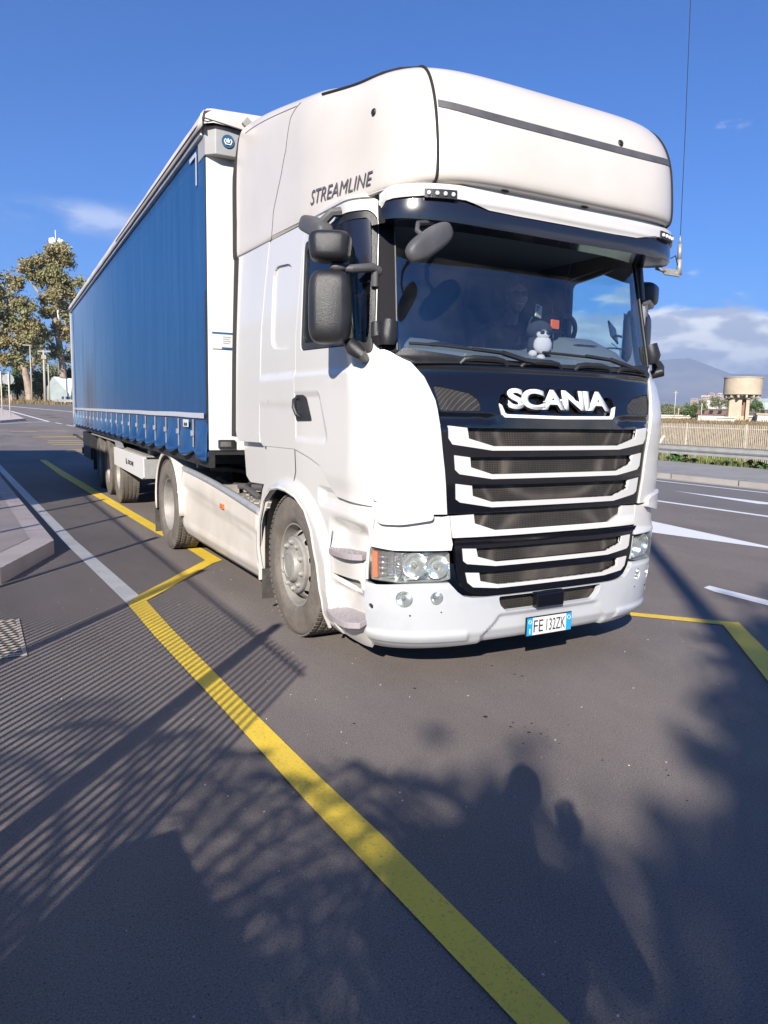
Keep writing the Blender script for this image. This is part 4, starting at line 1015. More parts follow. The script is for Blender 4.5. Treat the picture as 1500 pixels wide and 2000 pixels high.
m_=MB(); q=Matrix.Rotation(R(-50),3,'X'); ctr=Vector((.72,.98,2.17))
m_.tube([ctr+q@Vector((.225*math.cos(t),.225*math.sin(t),0)) for t in[2*PI*i/36 for i in range(36)]],.019,10,closed=True)
m_.tube([ctr+q@Vector((-.21,0,-.01)),ctr+q@Vector((0,-.02,-.05)),ctr+q@Vector((.21,0,-.01))],.018); m_.tube([ctr+q@Vector((0,-.02,-.05)),ctr+q@Vector((0,-.02,-.25))],.05); m_.build('steering_wheel',plast,T)
for x_ in(-.62,.58):
    m_=MB(); m_.box((x_,1.42,1.74),(.50,.50,.16)); m_.box((x_,1.66,2.12),(.50,.14,.72),rot=Matrix.Rotation(R(-8),3,'X')); m_.box((x_,1.70,2.55),(.30,.10,.20)); m_.box((x_,1.42,1.48),(.36,.36,.38)); m_.build('seat',seatf,T,bevel=.05)
# right door inner trim with handle bar, speaker and tweeter (seen through the windscreen)
m_=MB()
m_.prism([(.50,1.35),(.50,1.93),(.62,1.95),(1.25,1.98),(1.35,1.35)],lambda a,b,d:Vector((1.10+d,a,b)),.03)
m_.prism([(.40,1.9),(.38,2.35),(.45,2.74),(.56,2.74),(.50,2.35),(.55,1.95)],lambda a,b,d:Vector((1.06+d,a,b)),.03); m_.build('door_inner_trim',cabin,T,bevel=.01)
m_=MB(); m_.sphere((1.05,.44,2.28),(.02,.035,.035),12,8); m_.build('round_cover',plast2,T)
# passenger side shelf / curtain rear dark
# ---- things on the dashboard
def person_skin(name,joints,edges,rad,m,parent=None,sub=2):
    me=bpy.data.meshes.new(name); me.from_pydata(joints,edges,[]); me.materials.append(m)
    o=bpy.data.objects.new(name,me); C.objects.link(o); o.parent=parent
    sk=o.modifiers.new('skin','SKIN'); sk.use_smooth_shade=True
    for i,v_ in enumerate(me.skin_vertices[0].data if me.skin_vertices else []): pass
    if not me.skin_vertices:
        bm=bmesh.new(); bm.from_mesh(me); bm.verts.layers.skin.verify(); bm.to_mesh(me); bm.free()
    for i,v_ in enumerate(me.skin_vertices[0].data): v_.radius=rad[i] if isinstance(rad[i],tuple) else (rad[i],rad[i]); v_.use_root=(i==0)
    ss_=o.modifiers.new('sub','SUBSURF'); ss_.levels=sub; ss_.render_levels=sub
    return o
def head_mesh(mb,c,yaw,pitch=0.,sc=1.):
    q=Matrix.Rotation(yaw,3,'Z')@Matrix.Rotation(pitch,3,'X')
    def fn(v_):   # face looks to -y
        x,y,z=v_
        if z<0: x*=1-.28*(-z/.125)**1.3; y=y*(1-.12*(-z/.125)) - .012*(-z/.125)
        if y<0: 
            y*=.93
            g_=math.exp(-((x/.014)**2))*math.exp(-((z+.012)/.026)**2); y-=.024*g_
            y-=.008*math.exp(-((x/.03)**2))*math.exp(-((z+.062)/.012)**2)
            y+=.012*(math.exp(-((abs(x)-.032)/.014)**2))*math.exp(-((z-.012)/.012)**2)
            y-=.008*math.exp(-((z-.035)/.012)**2)*math.exp(-(x/.05)**2)
            y-=.010*math.exp(-((x/.03)**2))*math.exp(-((z+.108)/.018)**2)
        return Vector((x,y,z))*sc
    mb.sphere(c,(.077,.098,.125),36,30,rot=q,fn=fn)
    for s_ in(-1,1): mb.sphere(Vector(c)+q@Vector((s_*.079,.012,-.002))*sc,(.012*sc,.020*sc,.033*sc),10,8,rot=q)
    return q
# driver
hc=Vector((.575,1.20,2.50))
dr=person_skin('person',[(.60,1.50,1.86),(.60,1.52,2.06),(.60,1.47,2.24),(.60,1.42,2.32),(.587,1.30,2.40),(.40,1.44,2.22),(.34,1.33,2.02),(.50,1.12,2.08),(.78,1.44,2.22),(.86,1.30,2.02),(.84,1.10,2.14),(.50,1.30,1.84),(.46,1.02,1.80),(.46,.98,1.55),(.70,1.30,1.84),(.74,1.02,1.80),(.74,.98,1.55)],
 [(0,1),(1,2),(2,3),(3,4),(2,5),(5,6),(6,7),(2,8),(8,9),(9,10),(0,11),(11,12),(12,13),(0,14),(14,15),(15,16)],[.14,.15,.13,.06,.055,.06,.048,.035,.06,.048,.035,.08,.065,.05,.08,.065,.05],navy)
tag(dr,'driver in a dark jacket and sunglasses behind the steering wheel, smiling and facing the windscreen','person')
m_=MB(); q=head_mesh(m_,hc,R(-22)); hd=m_.build('head',skin,dr)
m_=MB(); m_.tube([hc+Vector((.0,.03,-.06)),hc+Vector((.01,.09,-.18))],[.05,.06],12); m_.build('neck',skin,dr)
m_=MB(); m_.sphere(hc+q@Vector((0,.016,.028)),(.083,.096,.112),24,16,rot=q,fn=lambda v_: v_ if (v_.z>.03 or v_.y>0) else Vector((v_.x*.9,v_.y*.75,v_.z*.2))); m_.build('hair',hairm,dr)
m_=MB()
for s_ in(-1,1):
    m_.sphere(hc+q@Vector((s_*.034,-.094,.014)),(.028,.008,.019),12,8,rot=q); m_.tube([hc+q@Vector((s_*.062,-.085,.02)),hc+q@Vector((s_*.082,.01,.015))],.003)
m_.tube([hc+q@Vector((-.012,-.1,.02)),hc+q@Vector((.012,-.1,.02))],.003); m_.build('sunglasses',ink,dr)
m_=MB(); m_.tube([hc+q@Vector((-.026,-.098,-.058)),hc+q@Vector((0,-.107,-.066)),hc+q@Vector((.026,-.098,-.058))],[.003,.005,.003]); m_.build('teeth',whtn,dr)
def hand(parent,c,q,m,curl=.9,sc=1.,mirror=1,name='hand'):
    """palm and five separate bent fingers; +z of q = finger direction, -y = palm normal"""
    b=MB(); P0=lambda v_: Vector(c)+q@(Vector((v_[0]*mirror,v_[1],v_[2]))*sc)
    b.tube([P0((0,.0,-.03)),P0((0,.0,.0)),P0((0,0,.045)),P0((0,0,.085))],[.026*sc,.032*sc,.038*sc,.034*sc],12)
    for i,(x_,ln) in enumerate(((-.030,.070),(-.010,.080),(.011,.076),(.030,.060))):
        p=[Vector((x_,0,.080))]; a=0.; l_=[ln*.45,ln*.32,ln*.23]
        for k_,L in enumerate(l_):
            a+=curl*(.55 if k_==0 else .75); p.append(p[-1]+Vector((0,-math.sin(a)*L,math.cos(a)*L)))
        b.tube([P0(v_) for v_ in p],[.0095*sc,.009*sc,.0082*sc,.007*sc],8)
    p=[Vector((-.028,-.004,.012)),Vector((-.050,-.016,.035)),Vector((-.056,-.034,.058)),Vector((-.050,-.050,.074))]
    b.tube([P0(v_) for v_ in p],[.014*sc,.0115*sc,.010*sc,.008*sc],8)
    return b.build(name,m,parent)
hand(dr,(.505,1.08,2.10),Vector((.15,-.55,.82)).to_track_quat('Z','Y').to_matrix(),skin,1.1); hand(dr,(.86,1.07,2.17),Vector((-.2,-.5,.84)).to_track_quat('Z','Y').to_matrix(),skin,1.1,mirror=-1)
# plush toy in the middle of the windscreen (plain generic soft toy)
pt=empty('plush_toy',(.165,.43,1.98),R(-22),'small dark soft toy with a pale face and sunglasses sitting on the dashboard','soft toy')
m_=MB(); m_.sphere((0,.02,.085),(.072,.065,.085),20,14); m_.sphere((0,.015,.178),(.086,.074,.064),20,12); m_.build('body',plushd,pt)
m_=MB(); m_.sphere((.008,-.040,.080),(.062,.036,.062),20,12); m_.sphere((.008,-.046,.145),(.046,.026,.034),16,10); m_.build('pale_front',plushw,pt)
m_=MB(); m_.sphere((-.062,-.06,.020),(.030,.028,.024),12,8); m_.sphere((-.015,-.085,-.006),(.030,.026,.022),12,8); m_.build('paw',plushw,pt)
m_=MB()
for s_ in(-1,1): m_.sphere((.014+s_*.020,-.072,.156),(.016,.006,.011),10,6)
m_.tube([(-.03,-.066,.168),(.058,-.066,.168)],.003); m_.build('sunglasses',ink,pt)
# phone in its holder
ph=empty('phone_holder',(.245,.57,2.10),R(-15),'pale yellow phone clamped upright in a dark holder behind the soft toy','phone holder')
m_=MB(); m_.box((0,0,.02),(.10,.03,.20)); m_.tube([(-.05,-.01,.0),(-.055,-.01,.12),(-.03,-.01,.165)],.006); m_.build('clamp',lcd,ph,bevel=.006)
phn=MB(); phn.box((.250,.555,2.30),(.085,.012,.085),rot=Matrix.Rotation(R(22),3,'Z')@Matrix.Rotation(R(6),3,'Y')); o=phn.build('mobile_phone',paleph,None,bevel=.006); tag(o,'pale yellow mobile phone held in the holder above the dashboard','phone')
m_=MB()
for dx,dz in((-.026,.024),(-.026,.004),(-.008,.024)): m_.tube([(.250+dx,.549+dx*.4,2.30+dz),(.250+dx,.544+dx*.4,2.30+dz)],.008,10)
m_.build('camera_lens',ink,o)
m_=MB(); m_.box((.405,.56,2.225),(.085,.012,.062),rot=Matrix.Rotation(R(10),3,'Z')); o=m_.build('orange_card',orange,None,bevel=.004); tag(o,'small bright orange card standing upright left of the steering wheel','card'); m_=MB(); m_.tube([(.405,.57,2.20),(.405,.575,2.05)],.004); m_.build('stand',lcd,o)
m_=MB(); q=Matrix.Rotation(R(30),3,'Z')@Matrix.Rotation(R(-18),3,'X')@Matrix.Rotation(R(18),3,'Y'); m_.box((1.0,.60,2.215),(.16,.014,.13),rot=q); o=m_.build('navigation_screen',lcd,None,bevel=.006); tag(o,'black navigation screen seen from behind at the right end of the dashboard','navigation device')
m_=MB(); m_.tube([(1.0,.61,2.20),(1.07,.55,2.18),(1.10,.50,2.20),(1.075,.42,2.20)],.009); m_.sphere((1.065,.40,2.20),(.03,.016,.032),12,8); m_.build('holder_arm',lcd,o)
m_=MB(); m_.tube([(.99,.60,2.14),(1.0,.52,2.08),(.93,.45,2.02),(.85,.40,1.99)],.003); m_.build('cable',ink,o)
# ================================================================ TRAILER
K=4.6
TR=empty('semi_trailer',(0,K,0),-.031,'long trailer with blue side curtain and white roof tarp behind the white cab','trailer')
def t3(x,y,z): return (x,y-K,z)
Y0,Y1=2.97,16.55; XS=1.272
for s_ in(-1,1):
    m_=MB(); ny,nz=340 if s_<0 else 60,26; vs=[];fs=[]
    STR=[3.50+.655*i for i in range(20)]
    zs_=[3.90-(3.90-1.53)*j/12 for j in range(13)]+[1.53-(1.53-1.185)*(j+1)/(nz-12) for j in range(nz-12)]
    for i in range(ny+1):
        y=Y0+.03+(Y1-.03-Y0)*i/ny
        ph_=((y-STR[0])/.655)%1.; near=1-min(ph_,1-ph_)*2    # 1 at a strap
        for z in zs_:
            k=smooth01((1.50-z)/.22)
            b_=abs(math.sin(ph_*PI))
            rnd=noise.noise(Vector((y*1.3,z*1.0,1.)))*.35+noise.noise(Vector((y*.45,z*.6,4.)))
            x=XS+.012+.004*rnd*(1-k)+k*(.065*b_**.7-.015)+.035*smooth01((1.27-z)/.08)*(near**3)*-1
            x+=.012*k*noise.noise(Vector((y*9,z*8,2.)))
            zz=z
            if z<1.50: zz=z-.035*k*b_+.03*smooth01((1.3-z)/.1)*near**2
            if y<Y0+.30: x+=-.02*smooth01((Y0+.30-y)/.3)*k; zz-=.03*k*smooth01((Y0+.25-y)/.2)
            vs.append(t3(s_*x,y,zz))
    nzz=len(zs_)
    for i in range(ny):
        for j in range(nzz-1): a=i*nzz+j; fs.append((a,a+1,a+nzz+1,a+nzz))
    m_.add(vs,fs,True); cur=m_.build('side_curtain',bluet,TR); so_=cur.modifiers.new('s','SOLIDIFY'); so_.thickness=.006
    # back-fold of the hem
    m_=MB()
    for i in range(len(STR)-1):
        ya,yb=STR[i],STR[i+1]
        pts=[t3(s_*(XS+.02+.03*math.sin(t*PI)),ya+(yb-ya)*t,1.215-.045*math.sin(t*PI)) for t in[j/8 for j in range(9)]]
        m_.tube(pts,[.012+.016*math.sin(j/8*PI) for j in range(9)],8)
    m_.tube([t3(s_*(XS+.02),Y0+.04,1.20),t3(s_*(XS+.05),Y0+.20,1.19),t3(s_*(XS+.03),STR[0],1.23)],[.03,.025,.012])
    m_.build('curtain_hem',bluet,cur)
    m_=MB(); n_=80; vs=[];fs=[]
    for i in range(n_+1):
        y=3.05+(16.5-3.05)*i/n_; q=.006*noise.noise(Vector((y*.8,0,0)))
        vs+=[t3(s_*(XS+.030),y,1.515+q),t3(s_*(XS+.030),y,1.562+q)]
    for i in range(n_): fs.append((2*i,2*i+1,2*i+3,2*i+2))
    m_.add(vs,fs); m_.build('reflective_stripe',refl,cur)
    for i,y in enumerate(STR):
        m_=MB(); m_.box(t3(s_*(XS+.026),y,1.425),(.006,.042,.15)); m_.box(t3(s_*(XS+.038),y+.004,1.37),(.016,.05,.05)); m_.box(t3(s_*(XS+.026),y,1.29),(.006,.03,.14)); m_.build('strap_buckle',railg,cur,weld=False)
    m_=MB()
    m_.box(t3(s_*(XS+.026),3.245,3.655),(.004,.030,.26)); m_.box(t3(s_*(XS+.027),3.36,3.785),(.004,.24,.035)); m_.build('reflective_corner',refl,cur)
    m_=MB(); m_.b2(t3(s_*(XS-.01),Y0+.02,3.86),t3(s_*(XS+.045),Y1,3.965)); 
    m_.build('roof_rail',railg,TR,bevel=.008)
    m_=MB(); m_.b2(t3(s_*(XS-.05),Y0+.02,1.08),t3(s_*(XS-.0),Y1,1.24)); m_.build('deck_rail',chass,TR)
    m_=MB(); m_.b2(t3(s_*(XS-.03),Y1-.06,1.1),t3(s_*(XS+.045),Y1+.01,3.96)); m_.build('rear_corner_post',railg,TR,bevel=.006)
    m_=MB(); m_.tube([t3(s_*(XS+.03),Y1-.75,3.86),t3(s_*(XS+.03),Y1-.72,1.45)],.008); m_.build('curtain_seam',bluedk,cur)
# tag on the curtain
m_=MB(); m_.b2(t3(-(XS+.046),3.60,1.425),t3(-(XS+.052),3.81,1.495)); tg_=m_.build('curtain_label',plateW,TR)
text_to('curtain_label_text','KRONE',ink,tg_,lambda a,b,d:Vector(t3(-(XS+.054)-d,3.76-.14*a,1.435+.03*b)),embolden=.02,th=.001)
# front wall and corner post
m_=MB(); m_.b2(t3(-XS-.004,Y0-.0,1.235),t3(XS+.004,Y0+.05,3.80)); fwall=m_.build('front_wall',curtainW,TR,bevel=.01)
m_=MB(); m_.b2(t3(-XS-.012,Y0+.01,1.24),t3(-XS+.01,Y0+.075,3.86)); m_.build('corner_post',plast,TR)
m_=MB(); q=[(-XS-.02,Y0+.22),(-XS-.02,Y0-.02),(-XS+.055,Y0-.09),(-.80,Y0-.095),(-.74,Y0-.05),(.74,Y0-.05),(.80,Y0-.095),(XS-.055,Y0-.09),(XS+.02,Y0-.02),(XS+.02,Y0+.22)]
m_.prism(q,lambda a,b,d:Vector(t3(a,b,3.70+d)),.225); hdr=m_.build('front_header',headg,TR,bevel=.006)
# roof tarp
m_=MB(); vs=[];fs=[]; nx,ny=18,90
prof=[(-XS-.062,3.895),(-XS-.066,3.955),(-XS-.05,4.01),(-XS+.06,4.035)]
for i in range(ny+1):
    y=Y0-.115+(Y1+.02-Y0+.115)*i/ny
    row=[]
    for (x,z) in prof: row.append((x,z+.008*noise.noise(Vector((y*2.,z*9,0)))))
    for j in range(nx): t=(j+1)/(nx+1); row.append((-XS+.06+2*(XS-.06)*t,4.035+.04*math.sin(t*PI)+.006*noise.noise(Vector((y*2,t*6,3)))))
    for (x,z) in prof[::-1]: row.append((-x,z+.008*noise.noise(Vector((y*2.,z*9,5)))))
    vs+=[t3(x,y,z) for x,z in row]
nr=len(row)
for i in range(ny):
    for j in range(nr-1): a=i*nr+j; fs.append((a,a+1,a+nr+1,a+nr))
m_.add(vs,fs,True); rt=m_.build('roof_tarp',tarpw,TR); so_=rt.modifiers.new('s','SOLIDIFY'); so_.thickness=.004
m_=MB(); vs=[];fs=[]; nx=60
for i in range(nx+1):
    t=i/nx; x=-XS-.062+2*(XS+.062)*t
    e=smooth01(min(t,1-t)/.03); 
    for z,k in((4.035+.04*math.sin(t*PI),0.),(3.98,.012),(3.92+.010*noise.noise(Vector((t*14,0,0))),.02)):
        vs.append(t3(x,Y0-.115-k*e+(1-e)*.05,z if e>.2 else min(z,4.0)))
for i in range(nx):
    for j in range(2): a=i*3+j; fs.append((a,a+1,a+4,a+3))
m_.add(vs,fs,True); m_.build('roof_tarp_front',tarpw,rt)
m_=MB(); m_.tube([t3(-XS-.068,8,3.945),t3(-XS-.068,Y0+.1,3.935),t3(-XS-.04,Y0-.13,3.95),t3(-.95,Y0-.145,3.90),t3(-.6,Y0-.14,3.86),t3(0,Y0-.13,3.90)],.006,6); m_.build('tarp_rope',plast2,rt)
m_=MB(); m_.box(t3(-.965,Y0-.15,3.965),(.07,.03,.07),rot=Matrix.Rotation(R(40),3,'Y')); m_.box(t3(-.83,Y0-.14,3.78),(.10,.02,.03)); m_.build('header_fitting',greyst,rt,bevel=.005)
# round crown badge on the header
cx_,cz_=-1.115,3.812
m_=MB(); m_.lathe([(0,0),(.004,.052),(0,.054)],t3(cx_,Y0-.098,cz_),'y',28,sgn=-1); bdg=m_.build('round_badge',bluedk,hdr)
m_=MB()
yb=Y0-.104
m_.tube([t3(cx_+dx,yb,cz_+dz) for dx,dz in((-.022,-.022),(-.032,.0),(-.024,.016),(-.012,.008),(-.010,-.010))],.0048,6)
m_.tube([t3(cx_+dx,yb,cz_+dz) for dx,dz in((.022,-.022),(.032,.0),(.024,.016),(.012,.008),(.010,-.010))],.0048,6)
m_.tube([t3(cx_,yb,cz_-.012),t3(cx_,yb,cz_+.022)],.005,6); m_.tube([t3(cx_-.024,yb,cz_-.026),t3(cx_+.024,yb,cz_-.026)],.0055,6); m_.build('badge_crown',whtn,bdg)
# sticker on the front wall (text lines and blue stripes, no code)
m_=MB(); m_.b2(t3(-1.245,Y0-.006,2.12),t3(-1.06,Y0-.012,2.26)); stk=m_.build('sticker',plateW,fwall)
m_=MB(); m_.b2(t3(-1.245,Y0-.0125,2.245),t3(-1.06,Y0-.0135,2.262)); m_.b2(t3(-1.16,Y0-.0125,2.12),t3(-1.06,Y0-.0135,2.135)); m_.build('sticker_stripe',bluedk,stk)
m_=MB()
for i in range(4): m_.b2(t3(-1.15,Y0-.0125,2.165+.018*i),t3(-1.09+.01*(i%2),Y0-.0133,2.171+.018*i))
m_.build('sticker_print',satin,stk)
m_=MB(); m_.b2(t3(-1.20,Y0-.03,1.255),t3(-1.05,Y0,1.33)); wl=m_.build('marker_lamp',plast,fwall,bevel=.006); m_=MB(); m_.b2(t3(-1.185,Y0-.036,1.27),t3(-1.09,Y0-.03,1.315)); m_.build('lens',lensg,wl)
# chassis and running gear
m_=MB()
for s_ in(-1,1):
    m_.b2(t3(s_*.45,3.1,.98),t3(s_*.57,16.3,1.10)); m_.b2(t3(s_*.45,7.,.80),t3(s_*.57,16.3,1.0))
for i in range(22): m_.b2(t3(-1.22,3.2+.6*i,1.10),t3(1.22,3.28+.6*i,1.2))
m_.b2(t3(-1.22,Y0+.02,1.195),t3(1.22,Y1,1.235))
for y in(9.55,10.86,12.17): m_.tube([t3(-.95,y,.52),t3(.95,y,.52)],.08); m_.b2(t3(-.7,y-.45,.55),t3(-.5,y+.3,.75)); m_.b2(t3(.7,y-.45,.55),t3(.5,y+.3,.75))
m_.build('trailer_chassis',chass,TR)
for s_ in(-1,1):
    for y in(9.55,10.86,12.17):
        w_=make_wheel(TR,s_*1.06,y-K,s_,'rear',mt=rubber)
    m_=MB()
    for y in(9.55,10.86,12.17):
        pass
    m_.b2(t3(s_*1.23,8.9,1.02),t3(s_*.85,13.2,1.05)); m_.b2(t3(s_*1.25,9.05,1.07),t3(s_*1.23,14.2,1.16)); m_.build('wheel_cover',greyst,TR)
    m_=MB(); m_.b2(t3(s_*1.22,13.10,.28),t3(s_*.80,13.13,1.05)); m_.b2(t3(s_*1.22,13.6,.45),t3(s_*.85,15.2,1.02)); m_.build('storage_box',chass,TR)
    m_=MB(); m_.b2(t3(s_*1.18,15.9,.45),t3(0,16.05,.6)); m_.tube([t3(s_*1.1,16.1,.75),t3(s_*1.30,16.2,.90),t3(s_*1.36,16.2,.90)],.025); m_.build('rear_bumper',chass,TR)
    # landing leg
    m_=MB(); m_.b2(t3(s_*.75,5.75,.25),t3(s_*.60,5.90,1.05)); m_.b2(t3(s_*.80,5.7,.22),t3(s_*.55,5.95,.26)); m_.build('landing_leg',chassg,TR)
    # side box / side guard
    m_=MB(); q=[(9.36,.945),(9.36,.660),(6.62,.655),(6.46,.69),(6.46,.925),(6.58,.955)]
    m_.prism(q,lambda a,b,d:Vector(t3(s_*(1.275-d),a,b)),.05)
    bx=m_.build('side_guard',curtainW,TR,bevel=.005)
    m_=MB(); m_.b2(t3(s_*1.268,6.40,.68),t3(s_*.80,6.47,.93)); m_.build('guard_end_plate',chassg,bx)
    m_=MB(); m_.b2(t3(s_*1.22,6.6,.945),t3(s_*.75,9.3,.965)); m_.b2(t3(s_*.76,6.47,.64),t3(s_*.72,9.3,.95)); m_.box(t3(s_*1.05,6.9,1.0),(.16,.22,.06)); m_.box(t3(s_*.95,8.2,1.02),(.12,.5,.10)); m_.build('guard_shelf',greyst,bx)
    m_=MB(); m_.prism([(9.62,1.15),(9.15,1.15),(8.55,.97),(9.40,.94)],lambda a,b,d:Vector(t3(s_*(1.24-d),a,b)),.02); m_.b2(t3(s_*1.20,8.95,.9),t3(s_*1.17,9.0,1.2)); m_.build('guard_bracket',chassg,bx)
    fnn=lambda a,b,d:Vector(t3(s_*(1.277+d),(7.82-.52*a) if s_<0 else (7.30+.52*a),.775+.065*b))
    text_to('guard_lettering','KRONE',ink,bx,fnn,embolden=.02,th=.001,space=1.0)
    m_=MB(); yy=7.93 if s_<0 else 7.18
    m_.tube([t3(s_*1.279,yy+dy,.80+dz) for dy,dz in((.04,.05),(.05,.0),(.02,-.03),(-.04,-.03),(-.03,-.01),(.015,-.005),(.03,.04))],.006,5); m_.build('guard_emblem',ink,bx)
# wiring spiral and coils between cab and trailer
# ================================================================ GROUND
def H(x,y):
    a=.021*max(0.,x-14)
    w_=1-smooth01((x/max(y,1.)-.2)/.4)
    b_=min(.022*max(0.,y-22),7.)*w_
    return a+b_
def drape(name,poly,m,dz,step=3.,kind='structure',holes=()):
    bm=grid2d(poly,holes,step,step); 
    for v_ in bm.verts: v_.co.z=H(v_.co.x,v_.co.y)+dz
    bmesh.ops.recalc_face_normals(bm,faces=bm.faces)
    if bm.faces and sum(f_.normal.z for f_ in bm.faces)<0: bmesh.ops.reverse_faces(bm,faces=bm.faces)
    me=bpy.data.meshes.new(name); bm.to_mesh(me); bm.free(); me.materials.append(m)
    o=bpy.data.objects.new(name,me); C.objects.link(o)
    if kind: o['kind']=kind
    return o
def axis(lo,hi,keys):
    v_=set(keys); x=0.
    g_=2.
    x=0
    while x<hi: v_.add(x); x+=max(2.,abs(x)*.18)
    x=0
    while x>lo: v_.add(x); x-=max(2.,abs(x)*.18)
    v_.add(lo); v_.add(hi); return sorted(v_)
gx=axis(-400,9000,[14.,15.,16.,17.,18.,20.,24.]); gy=axis(-300,9000,[22.,24.,30.])
m_=MB(); vs=[(x,y,H(x,y)-.012) for x in gx for y in gy]; ny_=len(gy)
m_.add(vs,[(i*ny_+j,(i+1)*ny_+j,(i+1)*ny_+j+1,i*ny_+j+1) for i in range(len(gx)-1) for j in range(ny_-1)],True)
g_=m_.build('ground',soil,None,weld=False); g_['kind']='structure'
drape('parking_area',[(-30,-30),(8.36,-30),(8.36,60),(6.2,75),(1.,88),(-30,88)],asph,0.,4.)
drape('road',[(8.36,-60),(13.0,-60),(13.0,40),(12.,70),(9.8,92),(6.,98),(-40,104),(-40,88.0),(1.,88),(6.2,75),(8.36,60)],asph2,0.,4.)
def line(name,poly,m,dz=.004): return drape(name,poly,m,dz,2.)
line('white_line',[(8.36,-60),(8.52,-60),(8.52,60),(8.36,60)],whtn,.004)
line('white_line',[(10.30,-60),(10.42,-60),(10.42,5.4),(10.42,7.75),(10.0,5.4),(10.30,5.0)],whtn,.004)
line('white_line',[(12.10,-60),(12.22,-60),(12.25,40),(12.13,40)],whtn,.004)
line('white_arrow_wedge',[(5.62,1.95),(5.36,2.92),(5.15,3.71),(4.55,5.9),(5.9,7.6),(7.05,8.4),(6.06,4.51)],whtn,.004)
line('white_line',[(2.845,.95),(2.80,-3.),(2.96,-3.),(3.02,1.13),(2.90,1.10)],whtn,.004)
# main yellow bay line, the kink, and the long line under the lorry
line('yellow_line',[(-1.935,-5.),(-1.80,-5.),(-1.83,-2.16),(-1.85,-1.17),(-1.878,-.647),(-1.904,.124),(-1.942,1.85),(-1.945,2.74),(-1.02,4.02),(-.885,4.14),(-.885,4.30),(-.90,5.0),(-1.0,6.48),(-1.25,16.7),(-1.33,21.9),(-1.49,21.9),(-1.43,15.),(-1.15,6.2),(-1.055,5.0),(-1.048,4.21),(-1.962,2.97),(-2.105,2.72),(-2.09,1.72),(-2.038,.24),(-2.012,-.77),(-1.985,-1.42),(-1.955,-2.1)],yel,.006)
line('white_line',[(-2.105,2.738),(-1.965,2.965),(-2.13,6.),(-2.50,17.),(-2.62,21.),(-2.77,21.),(-2.64,17.),(-2.27,6.)],wht,.004)
line('yellow_line',[(2.25,.0),(2.101,.159),(1.53,.76),(-.4,2.8),(-.52,2.7),(1.44,.70),(1.92,.17),(1.06,-.79),(-1.0,-3.1),(-.82,-3.26),(1.616,-.60)],yel,.005) if False else None
line('yellow_line',[(2.101,.159),(1.53,.765),(.2,2.2),(.08,2.1),(1.45,.69),(1.93,.175)],yel,.005)
line('yellow_line',[(2.101,.159),(1.93,.175),(1.069,-.784),(-.2,-2.2),(.25,-1.98),(1.616,-.418)],yel,.009)
# thin crack/line and far hatching
line('white_line',[(-2.8,21.95),(.3,22.15),(.3,22.25),(-2.8,22.05)],whtn,.004)
for y_,x0,x1 in((24.,-.41,.6),(24.6,-.3,.6),(27.3,-.55,.9),(28.4,-.62,1.0),(29.6,-.5,1.1),(32.,-.9,.9),(32.6,-.6,1.4),(36.4,-1.6,-.4),(37.,-.9,1.0)):
    line('yellow_line',[(x0,y_),(x1,y_+.25),(x1,y_+.42),(x0,y_+.14)],yel,.004)
line('white_line',[(-3.,43.),(1.0,48.3),(1.,48.5),(-3.,43.3)],whtn,.004)
line('white_line',[(-3.2,84.),(-.4,70.),(1.0,48.3),(1.2,48.3),(-.1,70.),(-2.6,84.)],whtn,.004)
for i in range(7):
    y=47.-3.*i; x=1.15+.115*(48-y)
    line('white_line',[(x,y),(x+.15,y),(x+.36,y-1.7),(x+.21,y-1.7)],whtn,.004)
line('white_line',[(-2.,95.5),(4.6,71.),(5.4,64.),(5.6,64.),(4.9,71.),(-1.4,95.6)],whtn,.005)
line('asphalt_patch',[(-3.6,23.),(.2,23.),(-.4,26.5),(-4.2,26.5)],asph2,.003)
# drain
dg=empty('drain_grate',(-3.02,2.13,0),0,'rusty slotted drain grate set in the asphalt at the left','drain grate')
m_=MB(); m_.b2((-.16,-.46,-.01),(.115,.46,.003)); m_.build('frame_bed',gap,dg)
m_=MB()
for i in range(15): m_.b2((-.16,-.42+.06*i,.003),(.09,-.395+.06*i,.007))
m_.b2((.09,-.46,.003),(.115,.46,.008)); m_.b2((-.16,.44,.003),(.09,.46,.008)); m_.b2((-.16,-.46,.003),(.09,-.44,.008)); m_.build('grate',polem,dg)
# kerbed island left
def slab(name,poly,h,top,side,inner=None):
    P=[]
    for i in range(len(poly)):
        a,b=Vector(poly[i]),Vector(poly[(i+1)%len(poly)]); k=max(1,int((b-a).length/2.))
        for j in range(k): q=a+(b-a)*j/k; P.append((q.x,q.y))
    poly=P; m_=MB(); n=len(poly); bm=grid2d(poly,[],2.,2.); ids={}; vs=[]
    for v_ in bm.verts: ids[v_]=len(vs); vs.append((v_.co.x,v_.co.y,H(v_.co.x,v_.co.y)+h))
    m_.add(vs,[tuple(ids[q] for q in f_.verts) for f_ in bm.faces]); bm.free()
    m_.cur=1
    for i in range(n):
        a,b=poly[i],poly[(i+1)%n]; m_.add([(a[0],a[1],H(*a)-.05),(b[0],b[1],H(*b)-.05),(b[0],b[1],H(*b)+h),(a[0],a[1],H(*a)+h)],[(0,1,2,3)])
    o=m_.build(name,[top,side],None); o['kind']='structure'
    if inner: drape(name+'_paving',inner,inner_m,h+.004,2.)
    return o
isl=[(-2.43,5.22),(-2.99,3.87),(-5.5,2.2),(-5.5,24.),(-3.6,24.),(-2.72,14.)]
slab('pavement',isl,.15,conc,conc)
drape('pavement_paving',[(-2.66,5.40),(-3.10,4.35),(-5.5,2.75),(-5.5,23.5),(-3.8,23.5),(-2.93,14.)],concp,.154,2.)
m_=MB()
